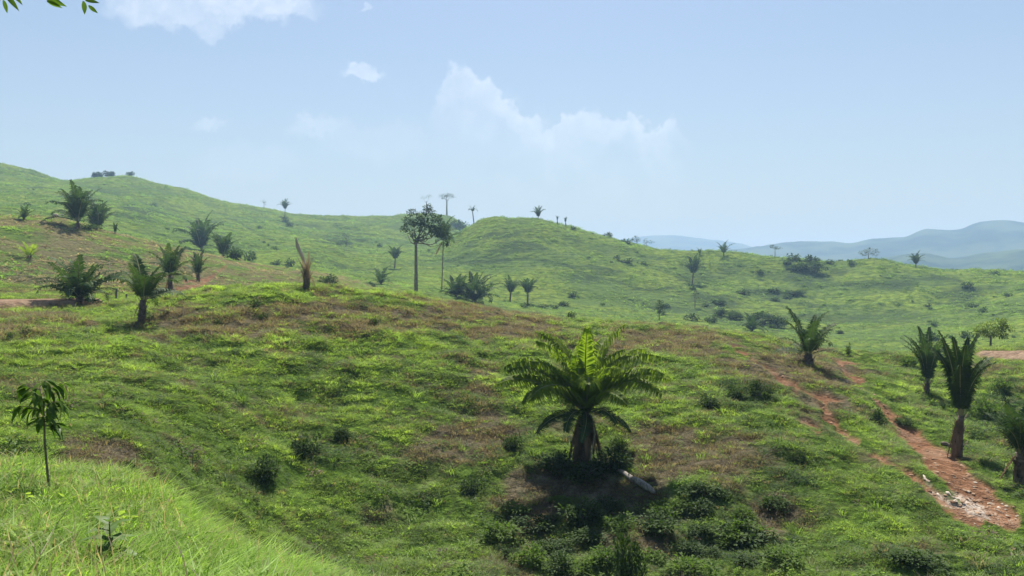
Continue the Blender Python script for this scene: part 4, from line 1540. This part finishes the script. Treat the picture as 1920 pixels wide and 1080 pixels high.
    while cnt < 100 and tries < 3000:
        tries += 1
        px = rnd.uniform(0, 1920)
        r = rnd.uniform(190, 640)
        az = float(pix_dir(px, HORIZON)[0])
        p = at_r(px, r)
        if fbm(np.array([p.x]), np.array([p.y]), 45, 3, 0.5, 301)[0] < (0.02 if px > 1100 else 0.18):
            continue
        qx, qy = to_pix(p.x, p.y, p.z)
        try:
            _, rv = at(px, float(qy) - 0.5)
        except ValueError:
            continue
        if abs(rv - r) > 12 or qy > 640:
            continue
        w = (5 + 19 * rnd.random() ** 2.2) * (330 / r) ** 0.5
        S(px, float(qy), w, w * rnd.uniform(0.35, 0.6), 'low dark shrub dotting the far green slopes', 'low shrubs dotting the far slopes', r=r, fine=False)
        cnt += 1


shrubs()


# ------------------------------------------------------------------ near things
def leaf_mesh(name, ln, w, mat, droop=0.35, segs=5):
    """one broad pointed leaf lying along +X with a fold at the midrib"""
    b = MB()
    vs, fs = [], []
    for i in range(segs + 1):
        u = i / segs
        ww = w * 0.5 * math.sin(PI * min(1.0, 0.06 + u * 0.94) ** 0.8) if i < segs else 0.0
        x = ln * u
        z = -droop * ln * u * u
        vs += [Vector((x, -ww, z + ww * 0.25)), Vector((x, 0, z)), Vector((x, ww, z + ww * 0.25))]
    for i in range(segs):
        a = 3 * i
        fs += [(a, a + 1, a + 4, a + 3), (a + 1, a + 2, a + 5, a + 4)]
    b.add(vs, fs)
    return b.mesh(name, mat, True)


def sapling():
    base, r = at(90, 932)
    k = r / F / math.hypot(1, 870 / F)
    root = thing('sapling', 'young sapling with thin bare stem and drooping dark leaves', 'sapling', base)
    H = 225 * k
    rnd = random.Random(4)
    b = MB()
    st = [(0.03 * H, 0, -0.15), (0.0, 0, 0.2 * H), (-0.028 * H, 0.02, 0.45 * H), (-0.022 * H, 0, 0.7 * H), (-0.05 * H, 0, 0.93 * H)]
    b.tube(st, [0.017, 0.015, 0.013, 0.010, 0.005], 6)
    put('stem', b.mesh('stem', M_STEM, True), root)
    ml = [leaf_mesh('leaf', 1.0, 0.36, M_SAPLING, dr) for dr in (0.3, 0.55, 0.8)]
    axis = [Vector(p) for p in st]
    def on(t):
        f = t * 4
        i = min(int(f), 3)
        return axis[i].lerp(axis[i + 1], f - i)
    # short twigs with leaves
    tw = []
    for q in range(11):
        t = 0.64 + 0.36 * q / 10
        a = q * 2.4 + 0.3
        p = on(t)
        ln = H * (0.16 if q > 2 else 0.10) * rnd.uniform(0.8, 1.2)
        e = p + Vector((math.cos(a) * ln, math.sin(a) * ln * 0.8, ln * rnd.uniform(0.15, 0.6)))
        m = MB()
        m.tube([p, p.lerp(e, 0.55) + Vector((0, 0, 0.01)), e], [0.006, 0.005, 0.003], 4)
        put('twig', m.mesh('twig', M_STEM), root)
        tw.append((p, e, a))
    for p, e, a in tw:
        for j in range(10):
            o = put('leaf', rnd.choice(ml), root)
            o.location = p.lerp(e, 0.2 + 0.8 * j / 9)
            s = H * rnd.uniform(0.085, 0.15)
            o.scale = (s, s, s)
            aa = a + rnd.uniform(-1.5, 1.5)
            o.rotation_euler = (Matrix.Rotation(aa, 4, 'Z') @ Matrix.Rotation(rnd.uniform(-0.2, 0.9), 4, 'Y') @ Matrix.Rotation(rnd.uniform(-.4, .4), 4, 'X')).to_euler()


def weed_plant():
    base, r = at(205, 1072, 3)
    k = r / F * 1.13
    root = thing('weed_plant', 'broad leaved pale weed in the grass at the bottom left', 'plant', base)
    rnd = random.Random(9)
    b = MB()
    b.tube([(0, 0, -0.05), (0.01, 0, 0.2), (0, 0.01, 0.39)], [0.008, 0.007, 0.004], 5)
    put('stem', b.mesh('stem', M_STEM), root)
    ml = leaf_mesh('leaf', 1.0, 0.5, M_WEED, 0.45)
    for q in range(11):
        o = put('leaf', ml, root)
        o.location = (0, 0, 0.14 + 0.24 * q / 10)
        s = 0.24 - 0.009 * q
        o.scale = (s, s, s)
        o.rotation_euler = (Matrix.Rotation(q * 2.4, 4, 'Z') @ Matrix.Rotation(-0.25 - 0.05 * q, 4, 'Y')).to_euler()


def overhang():
    """the tree beside the viewer whose leaves reach into the top left corner"""
    r0 = 4.0
    def P(px, py, r=r0):
        az, te = pix_dir(px, py)
        return Vector((r * math.sin(az), r * math.cos(az), r * float(te)))
    foot = at_r(-760, 5.0)
    root = thing('overhanging_tree', 'tree beside the viewer with leaf tips in the top left corner', 'tree', foot)
    off = foot
    b = MB()
    fork = P(-620, -420, 4.6) - off
    b.tube([Vector((0, 0, -0.3)), fork * 0.35 + Vector((0.1, 0, 0)), fork * 0.7, fork], [0.17, 0.14, 0.12, 0.10], 9)
    put('trunk', b.mesh('trunk', M_BARK, True), root)
    limb = [fork, P(-350, -330, 4.3) - off, P(-100, -200, 4.1) - off, P(80, -110, 4.0) - off, P(210, -70, 4.0) - off]
    b = MB()
    b.tube(limb, [0.07, 0.045, 0.022, 0.010, 0.004], 6)
    put('limb', b.mesh('limb', M_BARK, True), root)
    ml = [leaf_mesh('leaf', 1.0, w, M_SAPLING, d) for w, d in ((0.30, 0.1), (0.36, 0.2))]
    rnd = random.Random(21)
    k = r0 / F * 1.2
    def leaf(p0, p1, q=0):
        a, c = P(*p0) - off, P(*p1) - off
        d = (c - a)
        o = put('leaf', ml[q], root)
        o.location = a
        s = d.length
        o.scale = (s, s * (1.0), s)
        o.rotation_mode = 'QUATERNION'
        o.rotation_quaternion = d.to_track_quat('X', 'Z') @ Euler((rnd.choice((-1, 1)) * rnd.uniform(0.9, 1.5), 0, 0)).to_quaternion()
    def twig(pts):
        m = MB()
        m.tube([P(*p) - off for p in pts], [0.006, 0.004, 0.002][:len(pts)], 4)
        put('twig', m.mesh('twig', M_BARK), root)
    twig([(-100, -200), (-30, -80), (5, -8)])
    for p in (((6, 0), (15, 26)), ((10, -10), (37, 20)), ((20, -16), (43, 9)), ((0, -12), (-12, 16)), ((4, -20), (-30, -2))):
        leaf(*p)
    twig([(20, -140), (60, -60), (85, -12)])
    for p in (((82, -8), (126, 13)), ((88, 2), (118, 15)), ((70, -25), (110, -14)), ((75, -20), (50, -4))):
        leaf(*p)
    twig([(80, -110), (135, -40), (156, -4)])
    for p in (((156, 2), (161, 29)), ((160, 1), (187, 3)), ((166, 10), (184, 26)), ((150, -12), (130, -2)), ((150, -20), (190, -30))):
        leaf(*p, 1)
    for q in range(70):
        t = rnd.uniform(0.5, 3.9)
        i = int(t)
        a = limb[i].lerp(limb[i + 1], t - i)
        o = put('leaf', rnd.choice(ml), root)
        d = rvec(rnd)
        o.location = a + Vector((d.x, d.y, abs(d.z))) * 0.18
        s = rnd.uniform(0.07, 0.11)
        o.scale = (s, s, s)
        o.rotation_euler = (rnd.uniform(-.5, .5), rnd.uniform(-.4, .9), rnd.uniform(0, 6.28))


def log_between(name, p0, p1, w, label, cat, mat, group=None, lift=0.5, seed=1, rough=0.18, sides=7):
    """something long lying on the ground between two places; w: thickness in pixels"""
    a, r = at(*p0)
    c, r2 = at(*p1)
    rnd = random.Random(seed)
    k = r / F
    root = None
    b = MB()
    rad = w * k * 0.5
    d = c - a
    pts = []
    for i in range(6):
        t = i / 5
        p = a.lerp(c, t)
        p.z = float(height(math.atan2(p.x, p.y), math.hypot(p.x, p.y))) + rad * lift
        pts.append(p - a + Vector((rnd.uniform(-.3, .3), rnd.uniform(-.3, .3), rnd.uniform(-.2, .3))) * rad)
    b.tube(pts, [rad * f * (1 + rough * rnd.uniform(-1, 1)) for f in (0.55, 0.9, 1.0, 0.95, 0.9, 0.5)], sides, jit=rough, rnd=rnd)
    o = put(name, b.mesh(name, mat, rough < 0.3))
    o.location = a
    tag(o, label, cat, group)
    return o


def clods():
    m, g = new_mat('clod')
    at_ = g.n('ShaderNodeAttribute', attribute_type='INSTANCER', attribute_name='tuft_col')
    finish(g, g.n('ShaderNodeBsdfDiffuse', {'Color': at_.outputs['Color']}).outputs[0])
    rnd = random.Random(5)
    b = MB()
    b.tube([(0, 0, -0.08), (0.02, 0, 0.0), (0, 0.02, 0.08), (0, 0, 0.13)], [0.10, 0.16, 0.13, 0.04], 6, jit=0.3, rnd=rnd)
    me = b.mesh('clod', m)
    n = 60000
    az, r, x, y, z = sample_ground(n, 24, 95, 1.0, 0.2, 0.66)
    px, py = to_pix(x, y, z)
    dirt = cover(px, py, x, y, r)[0]
    low = sstep(py, 880, 945)
    keep = (dirt > 0.4) & (RNG.random(n) < 0.25 + 0.5 * low)
    az, r, x, y, z, low = [a[keep] for a in (az, r, x, y, z, low)]
    n = len(az)
    q = RNG.random(n)
    col = lerp((0.16, 0.09, 0.055), (0.36, 0.25, 0.17), q)
    pale = RNG.random(n) < low * 0.28
    col[pale] = lerp((0.28, 0.22, 0.16), (0.50, 0.45, 0.38), RNG.random(n))[pale]
    s = 0.08 + 0.5 * RNG.random(n) ** 4
    o = scatter('gravel', me, np.stack([x, y, z + 0.01], 1), RNG.uniform(0, 6.28, n), np.stack([s * 1.3, s, s * 0.7], 1), col, 'loose clods and pale gravel on the red earth paths')
    o['category'] = 'gravel'


def near_things():
    clods()
    log_between('fallen_log', (1158, 890), (1226, 934), 12, 'pale grey fallen log in brown growth right below the largest palm', 'log', M_DRYWOOD, lift=1.0)
    st = 'pale stones at the foot of the red path'
    for i, (p0, p1, w, lb) in enumerate((
            ((1732, 898), (1743, 916), 5, 'pale stone slab highest of those along the red path edge'),
            ((1758, 924), (1770, 942), 5, 'jagged pale stone second along the red path edge'),
            ((1773, 927), (1790, 946), 5, 'longest white stone at the red path edge'),
            ((1797, 930), (1810, 950), 5, 'pale broken stone in the middle of the red path foot'),
            ((1814, 939), (1882, 966), 4, 'long pale ridge of stone nearest the right side of the path foot'),
            ((1810, 942), (1852, 969), 4, 'pale ridge of stone left of the longest ridge on the path foot'),
            ((1822, 964), (1840, 970), 4, 'lowest pale stone at the end of the red path'))):
        log_between('stone', p0, p1, w, lb, 'stone', M_ROCK, st, -0.45, i + 3, 0.28, 7)
    log_between('fallen_frond', (1762, 838), (1792, 842), 7, 'dry brown debris lying left of the tall palm trunk', 'debris', M_TRUNK, lift=0.6, seed=22)
    wr = 'white rocks on the left knoll'
    for i, (x, y, w, lb) in enumerate(((104, 407, 10, 'larger white rock left of the knoll palm pair'), (116, 405, 7, 'smaller white rock left of the knoll palm pair'))):
        base, r = at(x, y)
        k = r / F
        b = MB()
        b.tube([(-0.5 * w * k, 0, 0.1), (-0.25 * w * k, 0, 0.2), (0.2 * w * k, 0.1, 0.22), (0.5 * w * k, 0, 0.12)], [0.15, 0.35, 0.33, 0.12], 7, jit=0.2)
        o = put('rock', b.mesh('rock', M_ROCK, True))
        o.location = base
        tag(o, lb, 'rock', wr)
    for i, (x, y, h, lb) in enumerate(((217, 566, 19, 'dark fence post right of the wide stemless palm'), (199, 566, 15, 'thinner fence post left of the dark one'),
                                       (236, 566, 9, 'short stub of a post beside the slender palm'))):
        base = at_r(x, 86)
        k = 86 / F * 1.12
        b = MB()
        b.tube([(0, 0, -0.3), (0.01, 0, 0.5 * h * k), (0.02, 0, h * k)], [0.09, 0.085, 0.075], 7, jit=0.1)
        o = put('fence_post', b.mesh('fence_post', M_POST))
        o.location = base
        tag(o, lb, 'fence post', 'fence posts by the dirt road')


sapling()
weed_plant()
overhang()
near_things()
print('objects', len(bpy.data.objects), 'terrain', GR.shape)
